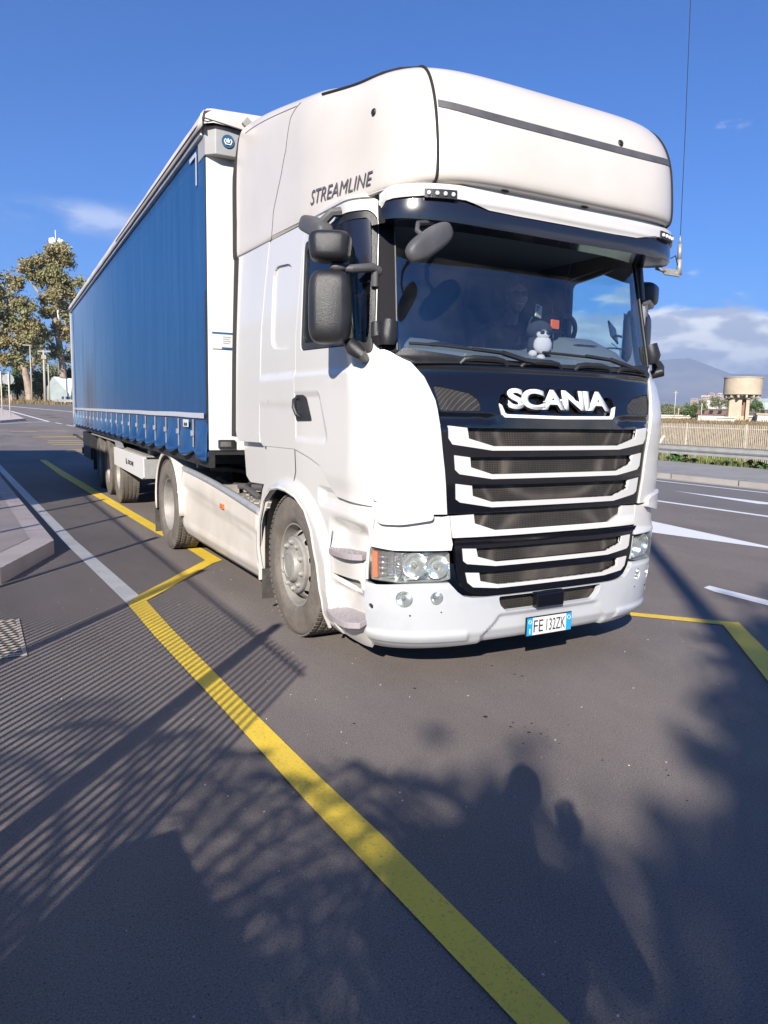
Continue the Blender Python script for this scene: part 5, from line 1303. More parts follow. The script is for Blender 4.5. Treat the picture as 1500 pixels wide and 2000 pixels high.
for i in range(14):
    y=6.0+1.0*i; x=-2.44-.28*(y-5.2)/8.8; m_.b2((x-.235,y-.003,.1505),(x+.003,y+.003,.1512))
m_.build('kerb_joint',gap,None)['kind']='structure'
slab('far_pavement',[(-.24,49.6),(-1.75,46.),(-12,44.),(-12,80.),(-1.,79.),(-.4,56.5)],.14,conc,conc)
# kerb and pavement on the far side of the road
slab('roadside_pavement',[(13.05,-40),(13.35,-40),(15.9,-40),(17.0,14.5),(16.9,40),(13.35,40),(13.05,40)],.13,rpav,rkerb)
line('gutter_strip',[(12.7,-60),(13.06,-60),(13.06,40),(12.7,40)],rkerb,.003)
m_=MB()
for i in range(26):
    y=-20+2.*i; m_.b2((13.04,y,.0),(13.36,y+.012,.1325))
m_.build('kerb_joint',gap,None)['kind']='structure'
# scattered grit on the asphalt
m_=MB(); rg=random.Random(3)
for i in range(150):
    x=rg.uniform(-3.2,1.8); y=rg.uniform(-2.4,4.); s=rg.uniform(.002,.006); m_.sphere((x,y,s*.3),(s,s*rg.uniform(.6,1.2),s*.5),5,3)
for i in range(30):
    x=rg.gauss(-1.15,.13); y=rg.gauss(-.9,.12); s=rg.uniform(.003,.008)
o=m_.build('grit',conc,None,weld=False); tag(o,'tiny stones scattered over the asphalt','grit',kind='stuff')
m_=MB()
for (cx,cy,n,sp,s0) in((-.75,-.75,12,.10,.008),(-.3,.05,6,.16,.008),(-1.0,-.2,3,.3,.012),(-.3,-1.4,6,.4,.006)):
    for i in range(n):
        x=rg.gauss(cx,sp); y=rg.gauss(cy,sp); s=s0*rg.uniform(.4,1.2); k=8
        m_.add([(x+s*math.cos(2*PI*j/k)*rg.uniform(.7,1.3),y+s*.8*math.sin(2*PI*j/k)*rg.uniform(.7,1.3),.0022) for j in range(k)],[tuple(range(k))])
o=m_.build('oil_spots',gap,None,weld=False); tag(o,'dark oil drips on the asphalt in front of the lorry','oil spots',kind='stuff')
# ================================================================ ROADSIDE ON THE RIGHT
def guardrail(x0,y0,x1,y1,label,group,posts=None,zb=0.):
    g=empty('guardrail',(x0,y0,H(x0,y0)),0,label,'guardrail',group)
    d=Vector((x1-x0,y1-y0,0)); L=d.length; d.normalize(); n=Vector((d.y,-d.x,0)); 
    prof=[(-.0,.36),(.035,.38),(.045,.44),(.0,.475),(-.02,.515),(.0,.555),(.045,.59),(.035,.65),(.0,.67)]
    k=max(2,int(L/3)); vs=[];fs=[]
    for i in range(k+1):
        p=Vector((0,0,0))+d*(L*i/k); zz=H(x0+p.x,y0+p.y)-H(x0,y0)+zb
        for a,b in prof: vs.append(p-n*(-a)*-1+Vector((0,0,b+zz)))
    for i in range(k):
        for j in range(8): fs.append((i*9+j,i*9+j+1,i*9+10+j,i*9+9+j))
    m_=MB(); m_.add(vs,fs,False); b=m_.build('rail',galv,g); so_=b.modifiers.new('s','SOLIDIFY'); so_.thickness=.006
    q=0.5
    while q<L:
        p=d*q; zz=H(x0+p.x,y0+p.y)-H(x0,y0)+zb; m_=MB(); m_.box(p+n*-.06*-1+Vector((0,0,.25+zz)),(.06,.10,.80)); m_.build('post',galv,g); q+=5.0
    return g
guardrail(17.35,14.9,17.35,-14,'galvanised W-beam guardrail along the far pavement, right of the lorry','roadside guardrails')
# odd leaning marker post behind the rail
m_=MB(); m_.tube([(17.75,14.55,.0),(17.62,14.5,.62),(17.78,14.35,1.0)],[.07,.075,.06],10); o=m_.build('marker_post',paleiron,None); tag(o,'short pale leaning post just behind the guardrail next to the lorry','post')
# palisade fence
g=empty('palisade_fence',(20.6,6,H(20.6,6)),0,'pale metal palisade fence of thin upright bars in front of the dry field','fence')
m_=MB(); y=-8.
while y<20.: m_.box((0,y,.62),(.010,.026,1.30)); y+=.075
m_.build('upright_bars',paleiron,g,weld=False)
m_=MB(); m_.b2((.005,-8,.18),(.03,20,.21)); m_.b2((.005,-8,1.12),(.03,20,1.15)); m_.build('rail',paleiron,g)
for i in range(12): m_=MB(); m_.b2((-.02,-7.8+2.5*i,-.1),(.02,-7.75+2.5*i,1.30)); m_.build('post',paleiron,g)
# vegetation helpers
def blades(mb,x,y,z,h,rg,w=.012,lean=.4):
    a=rg.uniform(0,2*PI); l=rg.uniform(0,lean)*h; dx,dy=math.cos(a),math.sin(a); b=rg.uniform(0,2*PI); wx,wy=math.cos(b)*w,math.sin(b)*w
    mb.add([(x-wx,y-wy,z),(x+wx,y+wy,z),(x+dx*l*.4+wx*.6,y+dy*l*.4+wy*.6,z+h*.6),(x+dx*l*.4-wx*.6,y+dy*l*.4-wy*.6,z+h*.6),(x+dx*l,y+dy*l,z+h)],[(0,1,2,3),(3,2,4)])
rg=random.Random(11); m_=MB()
for i in range(9000):
    y=rg.uniform(-6,19); x=17.3+rg.random()**1.3*4.2
    if x<17.0: continue
    dens=noise.noise(Vector((x*.9,y*.7,0)))
    if rg.random()>.6+dens: continue
    blades(m_,x,y,H(x,y)-.02,rg.uniform(.08,.34)*(1+.6*dens),rg,w=.014)
o=m_.build('verge_grass',grassm,None,weld=False); tag(o,'green grass and weeds growing on the verge under the guardrail','grass',kind='stuff')
m_=MB()
for i in range(26000):
    t=rg.random()**1.5; x=21+t*75; y=x*rg.uniform(.30,1.05)-3.5+rg.uniform(-3,3)
    dn=noise.noise(Vector((x*.12,y*.12,3.)))
    if rg.random()>.72+dn*.8: continue
    h=rg.uniform(.12,.32)*(1+1.3*dn); blades(m_,x,y,H(x,y)-.03,h,rg,w=.012+.0009*x,lean=.7)
o=m_.build('dry_grass',drym,None,weld=False); tag(o,'dry brown grass covering the field behind the fence','dry grass',kind='stuff')
def palmate(mb,c,n,size,rg,droop=.4):
    """star-shaped leaf"""
    a0=rg.uniform(0,2*PI); tilt=Matrix.Rotation(rg.uniform(-.9,.9),3,'X')@Matrix.Rotation(rg.uniform(-.9,.9),3,'Y')
    for i in range(n):
        a=a0+2*PI*i/n; L=size*rg.uniform(.7,1.); w_=L*.20
        d=Vector((math.cos(a),math.sin(a),0)); s=Vector((-d.y,d.x,0))
        P=[Vector(),d*L*.5+s*w_,d*L-Vector((0,0,L*droop)),d*L*.5-s*w_]
        mb.add([tilt@p+Vector(c) for p in P],[(0,1,2,3)])
def weed(x,y,h,r_,n,label,seed,grp='leafy weeds on the verge'):
    rg=random.Random(seed); e=empty('leafy_weed',(x,y,H(x,y)),0,label,'plant',grp)
    st=MB(); lf=MB()
    for i in range(n):
        a=rg.uniform(0,2*PI); q=rg.random()**.5; top=Vector((math.cos(a)*r_*q,math.sin(a)*r_*q,h*rg.uniform(.35,1.)*(1.1-.5*q)))
        st.tube([(0,0,0),top*.5+Vector((0,0,.05)),top],[.009,.006,.004],4); palmate(lf,top,8,rg.uniform(.10,.17)*(1 if h<.8 else 1.25),rg)
    st.build('stem',barkd,e,weld=False); lf.build('foliage',leafc,e,weld=False)
weed(17.9,9.0,.95,.55,60,'tall dark leafy weed at the right edge, overlapping the guardrail',1)
weed(17.0,9.3,.42,.55,40,'low spreading leafy weed at the right edge in front of the guardrail',2)
weed(17.65,13.5,.42,.50,36,'small leafy weed under the guardrail nearest the lorry',3)
weed(17.8,10.9,.28,.5,26,'flat leafy weed under the middle of the guardrail',4)
weed(18.2,12.2,.25,.4,18,'smallest leafy weed between two others under the guardrail',5)
# ---------------------------------------------------------------- background right
def building(name,x,y,w_,d_,h_,m,label,rz=0.,roof=None,roofm_=None,wins=0,group=None,zb=None,cat='building'):
    e=empty(name,(x,y,H(x,y) if zb is None else zb),rz,label,cat,group)
    b=MB(); b.b2((-w_/2,-d_/2,-1.),(w_/2,d_/2,h_)); b.build('wall',m,e)
    r_=MB()
    if roof=='gable':
        r_.add([(-w_/2-.2,-d_/2-.2,h_),(w_/2+.2,-d_/2-.2,h_),(w_/2+.2,d_/2+.2,h_),(-w_/2-.2,d_/2+.2,h_),(-w_/2-.2,0,h_+d_*.18),(w_/2+.2,0,h_+d_*.18)],[(0,1,5,4),(3,4,5,2),(0,4,3),(1,2,5),(0,3,2,1)])
    else: r_.b2((-w_/2-.15,-d_/2-.15,h_),(w_/2+.15,d_/2+.15,h_+.18))
    r_.build('roof',roofm_ or roofm,e)
    if wins:
        rows=max(1,int(h_/3.)); ww=MB()
        for j in range(rows):
            for i in range(wins):
                xx=-w_/2+w_*(i+.5)/wins; ww.b2((xx-w_/wins*.22,-d_/2-.05,1.+j*h_/rows),(xx+w_/wins*.22,-d_/2+.02,1.+j*h_/rows+h_/rows*.45))
        ww.build('window',gap,e)
    return e
A=.927
def pol(px,d):   # point on the ground plane seen at a bearing
    az=A+(px-1404)/1443.*.86; return -3.14+d*math.sin(az),-3.45+d*math.cos(az)
# water tower
tx,ty=86.4,60.5
e=empty('water_tower',(tx,ty,H(tx,ty)-.6),-A,'beige concrete water tower with a round drum on a square shaft','water tower')
b=MB(); b.lathe([(0,0),(0,2.34),(2.15,2.34),(2.15,2.42),(2.27,2.42),(2.27,0)],(0,0,3.95),'z',48); b.build('tank',tower,e)
b=MB(); b.b2((-1.5,-1.0,-.6),(.02,1.0,3.5)); b.b2((.02,-.3,-.6),(.52,1.,3.5)); b.b2((.52,-.9,-.6),(.95,.9,3.3)); b.build('shaft',tower,e,bevel=.03)
b=MB()
for i in range(14):
    a=2*PI*i/14; b.box((math.cos(a)*1.75,math.sin(a)*1.75,3.75),(.9,.22,.40),rot=Matrix.Rotation(a,3,'Z'))
b.b2((-1.6,-1.2,3.4),(1.2,1.2,3.75)); b.build('bracket',tower,e)
b=MB(); b.b2((.06,-.33,1.2),(.48,-.28,3.3)); b.build('door',roofm,e)
for i,(px,d,w_,dd,h_,m,lab,kw) in enumerate([
    (1390,104,3.0,3.,.75,plaster,'small low shed with a rusty red roof left of the water tower',dict(roof='gable',wins=3)),
    (1416,100,2.0,2.,.42,plaster,'low pale outbuilding wall joining the red roofed shed',dict(roofm_=plaster)),
    (1505,102,4.,3.,.8,plaster,'low ruined shed with a thin flat roof at the right edge',dict(wins=4,roofm_=tower)),
    (1478,104,2.2,2.,.5,tower,'broken low wall at the foot of the water tower',dict(roofm_=plaster)),
    (1418,520,24.,14.,4.6,plaster,'long white warehouse behind the trees',dict(roofm_=plaster,wins=0)),
    (1388,470,6.,10.,3.4,plaster,'small pale warehouse left of the long white one',dict(roofm_=plaster)),
    (1490,420,14.,10.,3.6,hutm,'green roofed warehouse right of the water tower',dict(roof='gable',roofm_=hutm)),
    (1310,120,7.,2.,.35,plaster,'long low pale wall behind the dry field',dict(roofm_=plaster))]):
    x,y=pol(px,d); building('shed' if d<200 else 'warehouse',x,y,w_,dd,h_,m,lab,rz=-A+.05*(i%3-1),**kw)
rg=random.Random(5); nb=0
base_b=None
for i in range(44):
    px=1345+rg.random()*90 if i<32 else 1435+rg.random()*70; d=2300+rg.uniform(-150,250); x,y=pol(px,d)
    w_=rg.uniform(9,22); h_=rg.uniform(14,34)*(1.15 if 1370<px<1405 else .7); tall=h_>24
    m=rg.choice([pinkpl,plaster,pinkpl,tower])
    e=empty('apartment_block',(x,y,H(x,y)),-A+rg.uniform(-.3,.3),None,'building','distant apartment blocks of the town')
    e['label']='far-off pale apartment block among the town blocks below the mountain'
    b=MB(); b.b2((-w_/2,-6,-5),(w_/2,6,h_)); b.build('wall',m,e); b=MB()
    for j in range(int(h_/4)): b.b2((-w_/2+1,-6.2,2+4*j),(w_/2-1,-5.9,3.6+4*j))
    b.build('window',gap,e)
# mountain range
def ridge(name,pts,d0,m,seed):
    """pts: (bearing px, height m) skyline; a broad slope with its own depth"""
    m_=MB(); n=90; k=16; vs=[];fs=[]
    for i in range(n+1):
        px=pts[0][0]+(pts[-1][0]-pts[0][0])*i/n; h_=interp(px,[p[0] for p in pts],[p[1] for p in pts])
        az=A+(px-1404)/1443.*.86
        for j in range(k+1):
            t=j/k; d=d0+2600*t; z=h_*smooth01(t)**.9+ 45*noise.noise(Vector((px*.02,t*4,seed)))*t*(1-t)*3 + 6*noise.noise(Vector((px*.13,t*9,seed)))*t+30
            vs.append((-3.14+d*math.sin(az),-3.45+d*math.cos(az),z))
    for i in range(n):
        for j in range(k): a=i*(k+1)+j; fs.append((a,a+1,a+k+2,a+k+1))
    m_.add(vs,fs,True); o=m_.build(name,m,None); o['kind']='structure'; return o
ridge('mountain',[(500,250),(900,400),(1100,440),(1285,462),(1342,472),(1380,410),(1420,345),(1500,335),(1620,250),(1900,150)],4300,hillm,1.)
# trees
def tree(name,base,limbs,clumps,n,lsize,lm,bm_,label,cat='tree',group=None,seed=0,tr=.45,inner=True):
    rg=random.Random(seed); e=empty(name,base,0,label,cat,group)
    tb=MB()
    for pts,rr in limbs: tb.tube(pts,rr,7)
    for c,rad in clumps:   # twigs reaching into the clumps
        best=min((Vector(p) for pts,_ in limbs for p in pts),key=lambda q:(q-Vector(c)).length)
        mid=(best+Vector(c))/2+Vector((rg.uniform(-.3,.3),rg.uniform(-.3,.3),0)); tb.tube([best,mid,Vector(c)],[tr*.22,tr*.13,tr*.05],5)
    tb.build('trunk',bm_,e,weld=False)
    vol=[r_[0]*r_[1]*r_[2] if isinstance(r_,tuple) else r_**3 for c,r_ in clumps]; tot=sum(v_**.75 for v_ in vol); lf=MB()
    for (c,rad),v_ in zip(clumps,vol):
        rad=rad if isinstance(rad,tuple) else (rad,)*3
        # sub-clusters give the ragged, layered outline
        k=max(4,int(9)); subs=[]
        for s in range(k):
            d=Vector((rg.gauss(0,1),rg.gauss(0,1),rg.gauss(0,1))).normalized()*rg.uniform(.35,.95); subs.append(Vector((c[0]+d.x*rad[0],c[1]+d.y*rad[1],c[2]+d.z*rad[2])))
        for i in range(int(n*v_**.75/tot)):
            s=rg.choice(subs); sr=sum(rad)/3*.40; d=Vector((rg.gauss(0,.5),rg.gauss(0,.5),rg.gauss(0,.42))); p=s+d*sr*1.2
            L=lsize*rg.uniform(.6,1.4); a=Vector((rg.gauss(0,1),rg.gauss(0,1),rg.gauss(-.8,.7))).normalized()*L; b=a.orthogonal().normalized()*L*.34
            b=Matrix.Rotation(rg.uniform(0,PI),3,a.normalized())@b
            lf.add([p-a*.5,p+b*.6,p+a*.5,p-b*.6],[(0,1,2,3)])
    lf.build('crown',lm,e,weld=False); return e
# --- large eucalyptus on the left (coordinates of crown masses relative to the foot)
def rel(px,v_,y,gy_):  # helper: metres from picture bearing at distance y (offline scale 11.8 px per metre at 122 m)
    s=1443./(y+3.45)*1.0
    return None
bx,by=9.6,122.; gz=H(bx,by)
def cl(x,z,r_,dy=0.): return ((x-bx,dy,z-gz),r_)
tree('eucalyptus_tree',(bx,by,gz),[([(0,0,-.5),(-.3,0,6),(-1.0,0,12),(-1.6,.3,18),(-1.2,0,23)],[.62,.5,.42,.3,.1]),([(-1.0,0,12),(-3,.3,16),(-5,.5,19)],[.3,.22,.08]),([(-.6,0,9),(1.2,-.3,13),(1.6,0,17)],[.28,.2,.08]),([(-.4,0,7),(-2.5,.4,10),(-3.5,.5,12)],[.2,.14,.06])],
 [cl(8.8,25.0,(2.0,2.,1.6)),cl(7.4,23.2,(2.,2.,1.5)),cl(9.9,23.3,(1.8,2.,1.6)),cl(5.0,22.2,(1.7,1.6,1.1)),cl(6.2,20.6,(1.8,1.8,1.2)),cl(8.2,20.6,(2.3,2.2,1.7)),cl(10.4,20.4,(2.0,2.2,1.9)),cl(8.9,17.8,(2.2,2.2,1.7),-.5),cl(11.2,18.2,(1.7,1.8,1.3)),cl(10.2,15.6,(1.5,1.8,1.3)),cl(7.4,16.0,(1.5,1.6,1.2)),cl(9.0,13.4,(1.5,1.6,1.2)),cl(7.2,12.6,(1.2,1.4,1.)),cl(10.8,12.2,(1.4,1.6,1.4)),cl(10.9,9.2,(1.3,1.6,1.3)),cl(8.4,9.8,(1.1,1.4,1.))],
 15000,.50,leaf1,bark,'tall open-crowned eucalyptus with a pale trunk close to the trailer','tree','eucalyptus trees at the bend',1,.5)
bx,by=4.4,118.; gz=H(bx,by)
tree('eucalyptus_tree',(bx,by,gz),[([(0,0,-.5),(-.3,0,3),(-1.2,.3,8),(-1.9,0,13),(-2.4,0,17)],[.6,.5,.4,.28,.1]),([(-.8,.1,6),(1.0,0,9),(1.8,.4,12)],[.3,.22,.1]),([(-1.4,0,10),(-4.,.5,13),(-5,.3,15)],[.28,.2,.08])],
 [cl(1.0,18.6,(1.9,2.,1.5)),cl(3.2,18.8,(1.5,1.8,1.1)),cl(-1.0,17.6,(1.9,2.,1.6)),cl(2.2,16.4,(2.2,2.2,1.6)),cl(4.6,15.2,(1.8,1.8,1.4)),cl(-.2,15.0,(2.3,2.2,1.6)),cl(3.0,13.4,(2.3,2.2,1.6)),cl(5.4,13.0,(1.5,1.6,1.4)),cl(.6,12.4,(2.2,2.2,1.5)),cl(-2.,13.,(2.,2.,1.6)),cl(4.4,11.0,(1.9,2.,1.4)),cl(2.0,10.4,(2.,2.,1.3)),cl(-.6,10.2,(1.8,2.,1.4)),cl(3.2,8.2,(1.6,1.6,1.2)),cl(1.,8.0,(1.6,1.6,1.2)),cl(-3.6,15.,(2.,2.,2.)),cl(-3.,10.,(2.,2.,1.6))],
 16000,.50,leaf1,bark,'broad brownish eucalyptus with a leaning trunk at the left edge','tree','eucalyptus trees at the bend',2,.5)
bx,by=7.0,150.; gz=H(bx,by)
tree('eucalyptus_tree',(bx,by,gz),[([(0,0,-.5),(.2,0,5),(.3,0,11)],[.4,.3,.1])],[cl(7.0,15.0,(2.2,2.,1.6)),cl(8.4,13.0,(2.2,2.,1.6)),cl(6.0,12.,(2.,2.,1.6)),cl(8.4,10.2,(2.2,2.,1.5)),cl(5.6,9.0,(2.,2.,1.4))],5000,.5,leafg,bark,'smaller grey-green tree in the gap between the two big eucalyptus trees','tree','eucalyptus trees at the bend',3,.4)
# dark understorey
for i,(x,y,h_,r_,lm,lab) in enumerate([(-1.0,124,6.0,3.,leaf2,'dark dense shrub at the far left behind the round signs'),(3.2,128,5.5,2.8,leaf2,'dark shrub behind the leaning eucalyptus trunk'),(6.6,127,5.0,2.4,leafg,'grey-green bush between the lamp post and the concrete pole'),(11.6,130,6.5,2.6,leaf2,'dark bush half hidden by the rear of the trailer'),(8.6,140,8.0,3.0,leafg,'tall pale bush behind the green-grey hut'),(-6,126,9.,4.,leaf2,'tall dark shrub beyond the left picture edge'),(14.,132,8.,3.4,leafg,'bush behind the trailer at the bend')]):
    g0=H(x,y); tree('bush',(x,y,g0),[([(0,0,-.3),(0,0,h_*.5)],[.2,.08])],[((0,0,h_*.55),(r_*.7,r_*.7,h_*.36)),((-r_*.5,0,h_*.33),(r_*.55,r_*.6,h_*.30)),((r_*.5,.3,h_*.36),(r_*.55,r_*.6,h_*.32))],3200,.42,lm,barkd,lab,'bush','bushes under the eucalyptus trees',20+i,.3)
# trees in the right background
for i,(px,d,h_,r_,lm,lab) in enumerate([(1352,112,2.45,1.55,leaf2,'bright green round tree in the middle of the field edge'),(1371,120,2.7,1.1,leafg,'darker tree right behind the bright green one'),(1306,125,2.2,1.3,leafg,'dull green tree beside the lorry wing'),(1325,130,2.1,1.2,leafg,'grey-green tree around the thin mast'),(1294,128,2.0,1.2,leafg,'small dull tree touching the lorry wing'),(1398,300,6.,2.6,leafg,'first small dark tree in front of the white warehouse'),(1418,300,6.,2.2,leafg,'second small dark tree in front of the white warehouse'),(1470,200,3.6,2.0,leaf2,'round bush right of the water tower shaft'),(1492,105,1.1,.5,leafg,'low scrubby bush by the ruined shed')]):
    x,y=pol(px,d); g0=H(x,y); tree('tree' if d>110 else 'bush',(x,y,g0),[([(0,0,-.3),(0,0,h_*.5)],[.10,.05])],[((0,0,h_*.62),(r_*.75,r_*.75,h_*.34)),((-r_*.5,0,h_*.42),(r_*.6,r_*.6,h_*.30)),((r_*.5,.1,h_*.45),(r_*.6,r_*.6,h_*.30))],2600,.10+.0012*d,lm,barkd,lab,'tree','trees at the edge of the dry field',50+i,.15)
for px,d,h_,lab in((1318,108,3.9,'thin tall mast with a cross arm left of the green tree'),(1326,106,1.6,'short thin post right of the mast'),(1370,100,2.2,'pale short pole beside the red roofed shed')):
    x,y=pol(px,d); m_=MB(); m_.tube([(0,0,0),(0,0,h_)],.05,6); m_.box((0,0,h_*.93),(.6 if h_>3 else .15,.05,.04),rot=Matrix.Rotation(-A,3,'Z')); o=m_.build('mast',paleiron,None); o.location=(x,y,H(x,y)); tag(o,lab,'mast')
# ---------------------------------------------------------------- far left
g1=guardrail(6.4,104.,11.,99.6,'distant guardrail at the bend below the hut','roadside guardrails')
for (x,y,zt,zd,lab) in((-.93,52.4,3.75,3.28,'nearer round road sign seen from behind on its pole on the kerbed island'),(-1.27,56.3,3.95,3.4,'farther round road sign pole at the left picture edge')):
    e=empty('road_sign',(x,y,H(x,y)),0,lab,'road sign','round road signs on the island'); z0=H(x,y)
    m_=MB(); m_.tube([(0,0,0),(0,0,zt-z0)],.045,8); m_.build('pole',paleiron,e)
    m_=MB(); m_.lathe([(0,0),(0,.36),(.02,.36),(.02,0)],(-.03,.06,zd-z0),'y',28); m_.build('sign_disc',galv,e)
e=empty('street_lamp',(4.13,110,H(4.13,110)),0,'slim street lamp with a short flat head between the two big trees','street lamp')
m_=MB(); m_.tube([(0,0,-.3),(0,0,7.7)],[.11,.07],8); m_.build('pole',polem,e); m_=MB(); m_.b2((-.9,-.15,7.68),(.1,.15,7.82)); m_.build('lamp_head',galv,e)
for x,y,zt,lab in((5.75,109.5,9.1,'stout concrete utility pole with a top cross arm'),(6.15,108,7.2,'thinner utility pole right next to the stout one')):
    e=empty('utility_pole',(x,y,H(x,y)),0,lab,'utility pole'); h_=zt-H(x,y)
    m_=MB(); m_.tube([(0,0,-.3),(0,0,h_)],[.20,.12] if h_>6.5 else [.12,.08],8); m_.build('pole',polem,e)
    if zt>9: m_=MB(); m_.b2((-.7,-.08,h_-.25),(.9,.08,h_-.1)); m_.b2((-.3,-.2,h_-1.2),(.3,.2,h_-.7)); m_.build('cross_arm',polem,e)
# hut with a mono-pitch white roof
e=empty('hut',(8.3,116,H(8.3,116)),0,'green-grey sheet metal hut with a steep white roof beside the road','hut')
h0=H(8.3,116); m_=MB(); m_.prism([(-1.6,-.3),(1.4,-.3),(1.4,1.0),(.2,2.9),(-.8,3.7),(-1.6,2.2)],lambda a,b,d:Vector((a,d,b)),2.5); m_.build('wall',hutm,e)
m_=MB(); m_.add([(-.85,-.15,3.75),(1.7,-.15,3.55),(1.7,2.6,3.55),(-.85,2.6,3.75),(1.45,-.15,1.0),(1.45,2.6,1.0)],[(0,1,2,3),(0,4,1),(1,4,5,2)]); m_.build('roof',whtn,e)
m_=MB(); m_.b2((.0,-.06,.55),(1.3,-.01,.9)); m_.build('sign_panel',bluedk,e)
# telecom mast behind the tall eucalyptus
e=empty('telecom_mast',(10.3,135,H(10.3,135)),0,'white telephone mast with antennas rising behind the tall eucalyptus','mast')
m_=MB(); m_.tube([(0,0,0),(0,0,26.5)],[.45,.25],8); m_.build('pole',galv,e); m_=MB()
for a in range(6):
    q=2*PI*a/6; m_.b2((math.cos(q)*.9-.14,math.sin(q)*.9-.1,24.6),(math.cos(q)*.9+.14,math.sin(q)*.9+.1,26.6)); m_.tube([(0,0,25),(math.cos(q)*.9,math.sin(q)*.9,25)],.05)
m_.lathe([(0,0),(.1,.5),(.2,.55)],(-.6,-1.0,26.),'y',14); m_.lathe([(0,0),(.1,.35),(.2,.4)],(1.0,-1.,25.2),'y',14); m_.tube([(0,0,26),(0,0,28)],.06); m_.build('antenna',whtn,e)
# grass strip and earth edge at the bend
m_=MB(); rg=random.Random(8)
for i in range(6000):
    x=rg.uniform(-12,18); y=rg.uniform(100,121)+ (6 if x<0 else 0); blades(m_,x,y,H(x,y)-.05,rg.uniform(.15,.6),rg,w=.05,lean=.6)
o=m_.build('roadside_grass',drym,None,weld=False); tag(o,'dry roadside grass under the big trees at the bend','grass',kind='stuff')
for x,y in((-4,112),(1.5,109),(7.4,106),(7.9,106)):
    m_=MB(); m_.box((0,0,.5),(.16,.16,1.1)); o=m_.build('marker_post',paleiron,None,bevel=.02); o.location=(x,y,H(x,y)); tag(o,'short pale roadside post at the bend, one of several alike','post','short posts at the bend')
# ================================================================ OUT OF FRAME, ON THE SUN SIDE: what throws the shadows
ca,sa=math.cos(AZ),math.sin(AZ); CT=1/math.tan(EL)
fe=empty('bar_fence',(-3.95,0,0),0,'grey steel fence of close upright bars beside the parking bay','fence')
m_=MB(); y=-2.25
while y<9.8: m_.box((0,y,1.02),(.012,.020,1.96)); y+=.073
m_.build('upright_bars',galv,fe,weld=False)
m_=MB(); m_.b2((.010,-2.3,.10),(.030,9.9,.13)); m_.b2((.010,-2.3,1.92),(.026,9.9,1.935)); m_.build('rail',galv,fe)
for i in range(6): m_=MB(); m_.box((-.03,-1.55+2.1*i,1.08),(.055,.055,2.16)); m_.build('post',galv,fe)
m_=MB(); m_.box((-3.97,-4.75,.52),(.22,4.9,1.04)); o=m_.build('boundary_wall',plaster,None,bevel=.01); tag(o,'low solid boundary wall continuing from the end of the bar fence','wall')
def frond(mb,base,d,L,rise,n,ll,rg):
    pts=[]; d=Vector((d[0],d[1],0)).normalized(); k=10
    for i in range(k+1):
        t=i/k; pts.append(Vector(base)+d*L*t+Vector((0,0,rise*math.sin(t*PI*.62)*1.2-.9*L*.35*t*t)))
    mb.tube(pts,[.018*(1-.8*i/k)+.003 for i in range(k+1)],5,cap=False)
    s=Vector((-d.y,d.x,0))
    for i in range(n):
        t=.12+.86*i/n; j=min(k-1,int(t*k)); p=pts[j].lerp(pts[j+1],t*k-j); l_=ll*math.sin(min(1,t*1.2+.12)*PI*.8+.2)
        for sg_ in(-1,1):
            q=(s*sg_*.8+d*.55+Vector((0,0,-.25+rg.uniform(-.12,.12)))).normalized()*l_; w_=Vector((0,0,1)).cross(q).normalized()*.016
            mb.add([p-w_*.5,p+q*.4+w_,p+q,p+q*.4-w_],[(0,1,2,3)])
def palm(x,y,h_,nf,L,label,seed,ll=.45,n=46):
    rg=random.Random(seed); e=empty('palm_tree',(x,y,0),0,label,'palm tree','palm trees behind the wall')
    m_=MB(); m_.tube([(0,0,0),(.05,0,h_*.5),(0,0,h_)],[.24,.19,.20],12); m_.build('trunk',barkd,e)
    m_=MB()
    for i in range(nf):
        a=2.4*i; frond(m_,(0,0,h_),(math.cos(a),math.sin(a)),L*rg.uniform(.8,1.1),rg.uniform(.1,1.)*L*.45,n,ll,rg)
    m_.build('fronds',palml,e,weld=False)
palm(-6.0,-4.85,2.2,20,1.6,'short feathery palm just behind the boundary wall',1,.5,26)
palm(-8.89,-7.64,3.7,18,2.3,'taller feathery palm farther behind the boundary wall',2,.6,22)
for i,(x,y,h_,r_,n,lab) in enumerate([(-9.13,-14.85,8.6,1.5,16000,'dense roadside tree shading the ground in front of the lorry'),(-10.63,-17.26,8.4,1.9,14000,'smaller tree left of the dense roadside tree'),(-10.1,-11.3,6.6,.55,500,'low round tree nearest the photographer'),(-20,9.5,10.,3.2,5200,'tall tree behind the added shade block'),(-17.,15.,8.,2.6,4200,'first of the trees beyond the added shade block'),(-15.,22.,7.,2.4,4200,'last of the trees beyond the added shade block')]):
    tree('shade_tree',(x,y,0),[([(0,0,0),(.1,0,h_*.45),(.0,.1,h_*.9)],[.20,.14,.05])],[((0,0,h_),(r_,r_,r_*.9)),((-r_*.9,.3,h_-.8),(r_*.75,r_*.75,r_*.6)),((r_*.9,-.3,h_-.6),(r_*.7,r_*.7,r_*.6)),((.2,r_*.8,h_-.9),(r_*.7,r_*.7,r_*.55))],n,.26,leaf2,barkd,lab,'tree','trees on the sunny side of the parking area',80+i,.2)
px_,py_=2.19,.57; hh=11.
m_=MB(); bxp,byp=px_-7.6*CT*sa,py_-7.6*CT*ca; m_.tube([(0,0,0),(0,0,13.5)],[.13,.08],10); m_.tube([(0,0,13.4),(.5,0,13.7),(1.2,0,13.8)],.05); o=m_.build('lamp_mast',galv,None); o.location=(bxp,byp,0); tag(o,'tall steel lighting mast on the sunny side of the parking area','lamp mast')
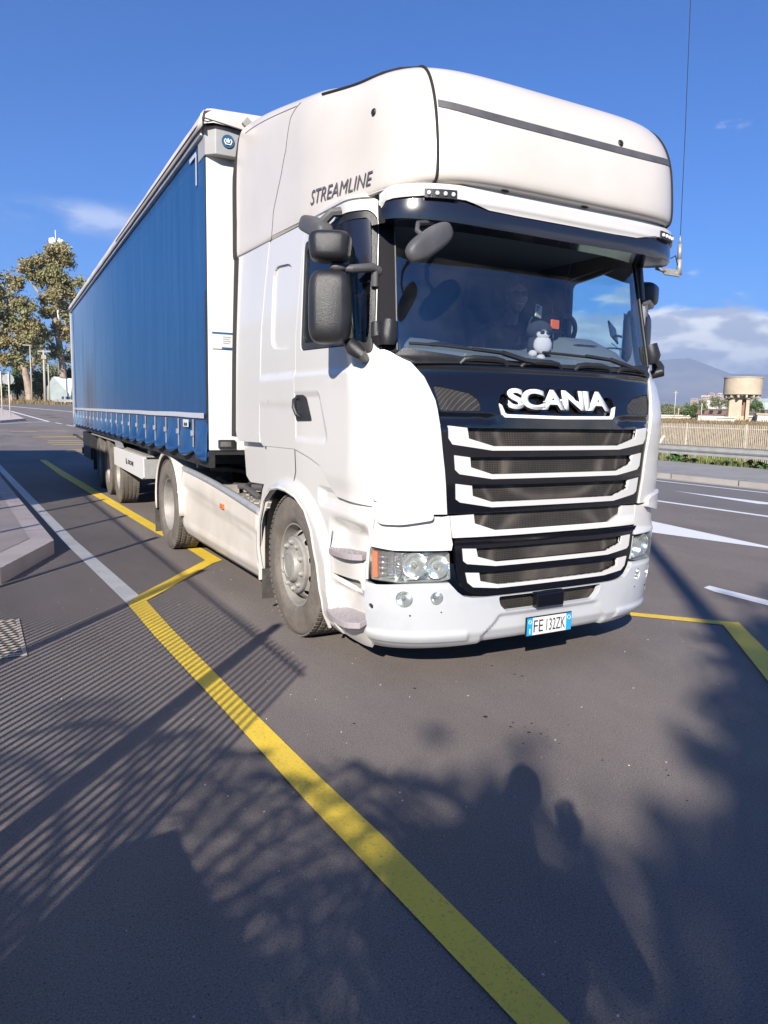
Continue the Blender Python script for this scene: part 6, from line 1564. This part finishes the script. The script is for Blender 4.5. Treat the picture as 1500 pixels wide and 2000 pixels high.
building('shade_block',-6.2,12.8,2.4,12.4,3.6,plaster,'long flat-roofed block out of view, added to shade the ground beside the trailer',roofm_=galv,zb=0.)  # unseen block, put in only to cast the broad shadow beside the trailer
# photographer
P0=Vector((-3.42,-3.78,0)); ro=Matrix.Rotation(-YAW,3,'Z')
def pj(x,y,z): return tuple(P0+ro@Vector((x,y,z)))
J=[pj(0,0,.93),pj(0,.0,1.15),pj(0,.0,1.36),pj(0,.03,1.50),pj(0,.07,1.62),pj(-.19,.0,1.40),pj(-.30,.05,1.18),pj(-.10,.27,1.36),pj(.19,.0,1.40),pj(.36,.02,1.18),pj(.28,.24,1.38),pj(-.11,0,.88),pj(-.12,.03,.48),pj(-.13,.0,.09),pj(.11,0,.88),pj(.13,.03,.48),pj(.15,.0,.09),pj(-.13,.16,.04),pj(.17,.16,.04)]
pg=person_skin('person',J,[(0,1),(1,2),(2,3),(3,4),(2,5),(5,6),(6,7),(2,8),(8,9),(9,10),(0,11),(11,12),(12,13),(0,14),(14,15),(15,16),(13,17),(16,18)],[.15,.14,.16,.065,.055,.07,.05,.035,.07,.05,.035,.095,.065,.045,.095,.065,.045,.04,.04],navy)
tag(pg,'photographer in dark clothes holding a phone up in both hands','person')
hc2=Vector(pj(0,.09,1.72)); m_=MB(); q=head_mesh(m_,hc2,PI-YAW); m_.build('head',skin,pg)
m_=MB(); m_.sphere(hc2+q@Vector((0,.016,.028)),(.084,.098,.115),20,14,rot=q,fn=lambda v_: v_ if (v_.z>.03 or v_.y>0) else Vector((v_.x*.9,v_.y*.75,v_.z*.2))); m_.build('hair',hairm,pg)
for s_,c in((-1,pj(-.09,.31,1.42)),(1,pj(.23,.28,1.44))): hand(pg,c,(ro@Vector((0,.25,.9))).to_track_quat('Z','Y').to_matrix(),skin,.7,mirror=s_)
m_=MB(); m_.box(Vector((-3.14,-3.45,1.60))-Vector((math.sin(YAW),math.cos(YAW),0))*.045+Vector((0,0,-.055)),(.075,.009,.155),rot=ro); o=m_.build('mobile_phone',lcd,None,bevel=.004); tag(o,'dark mobile phone held up by the photographer','phone')

# ---------------------------------------------------------------- the air between here and the mountains
m=bpy.data.materials.new('haze'); m.use_nodes=True; t=m.node_tree; t.nodes.clear(); o_=N(t,'ShaderNodeOutputMaterial'); pv=N(t,'ShaderNodeVolumePrincipled')
pv.inputs['Color'].default_value=(.55,.72,1.,1); pv.inputs['Density'].default_value=.00012; pv.inputs['Anisotropy'].default_value=.1; t.links.new(pv.outputs[0],o_.inputs['Volume'])
m_=MB(); m_.b2((-500,-400,-8),(9100,9100,760)); o=m_.build('haze',m,None); tag(o,'thin bluish air softening the far mountain','haze',kind='stuff')
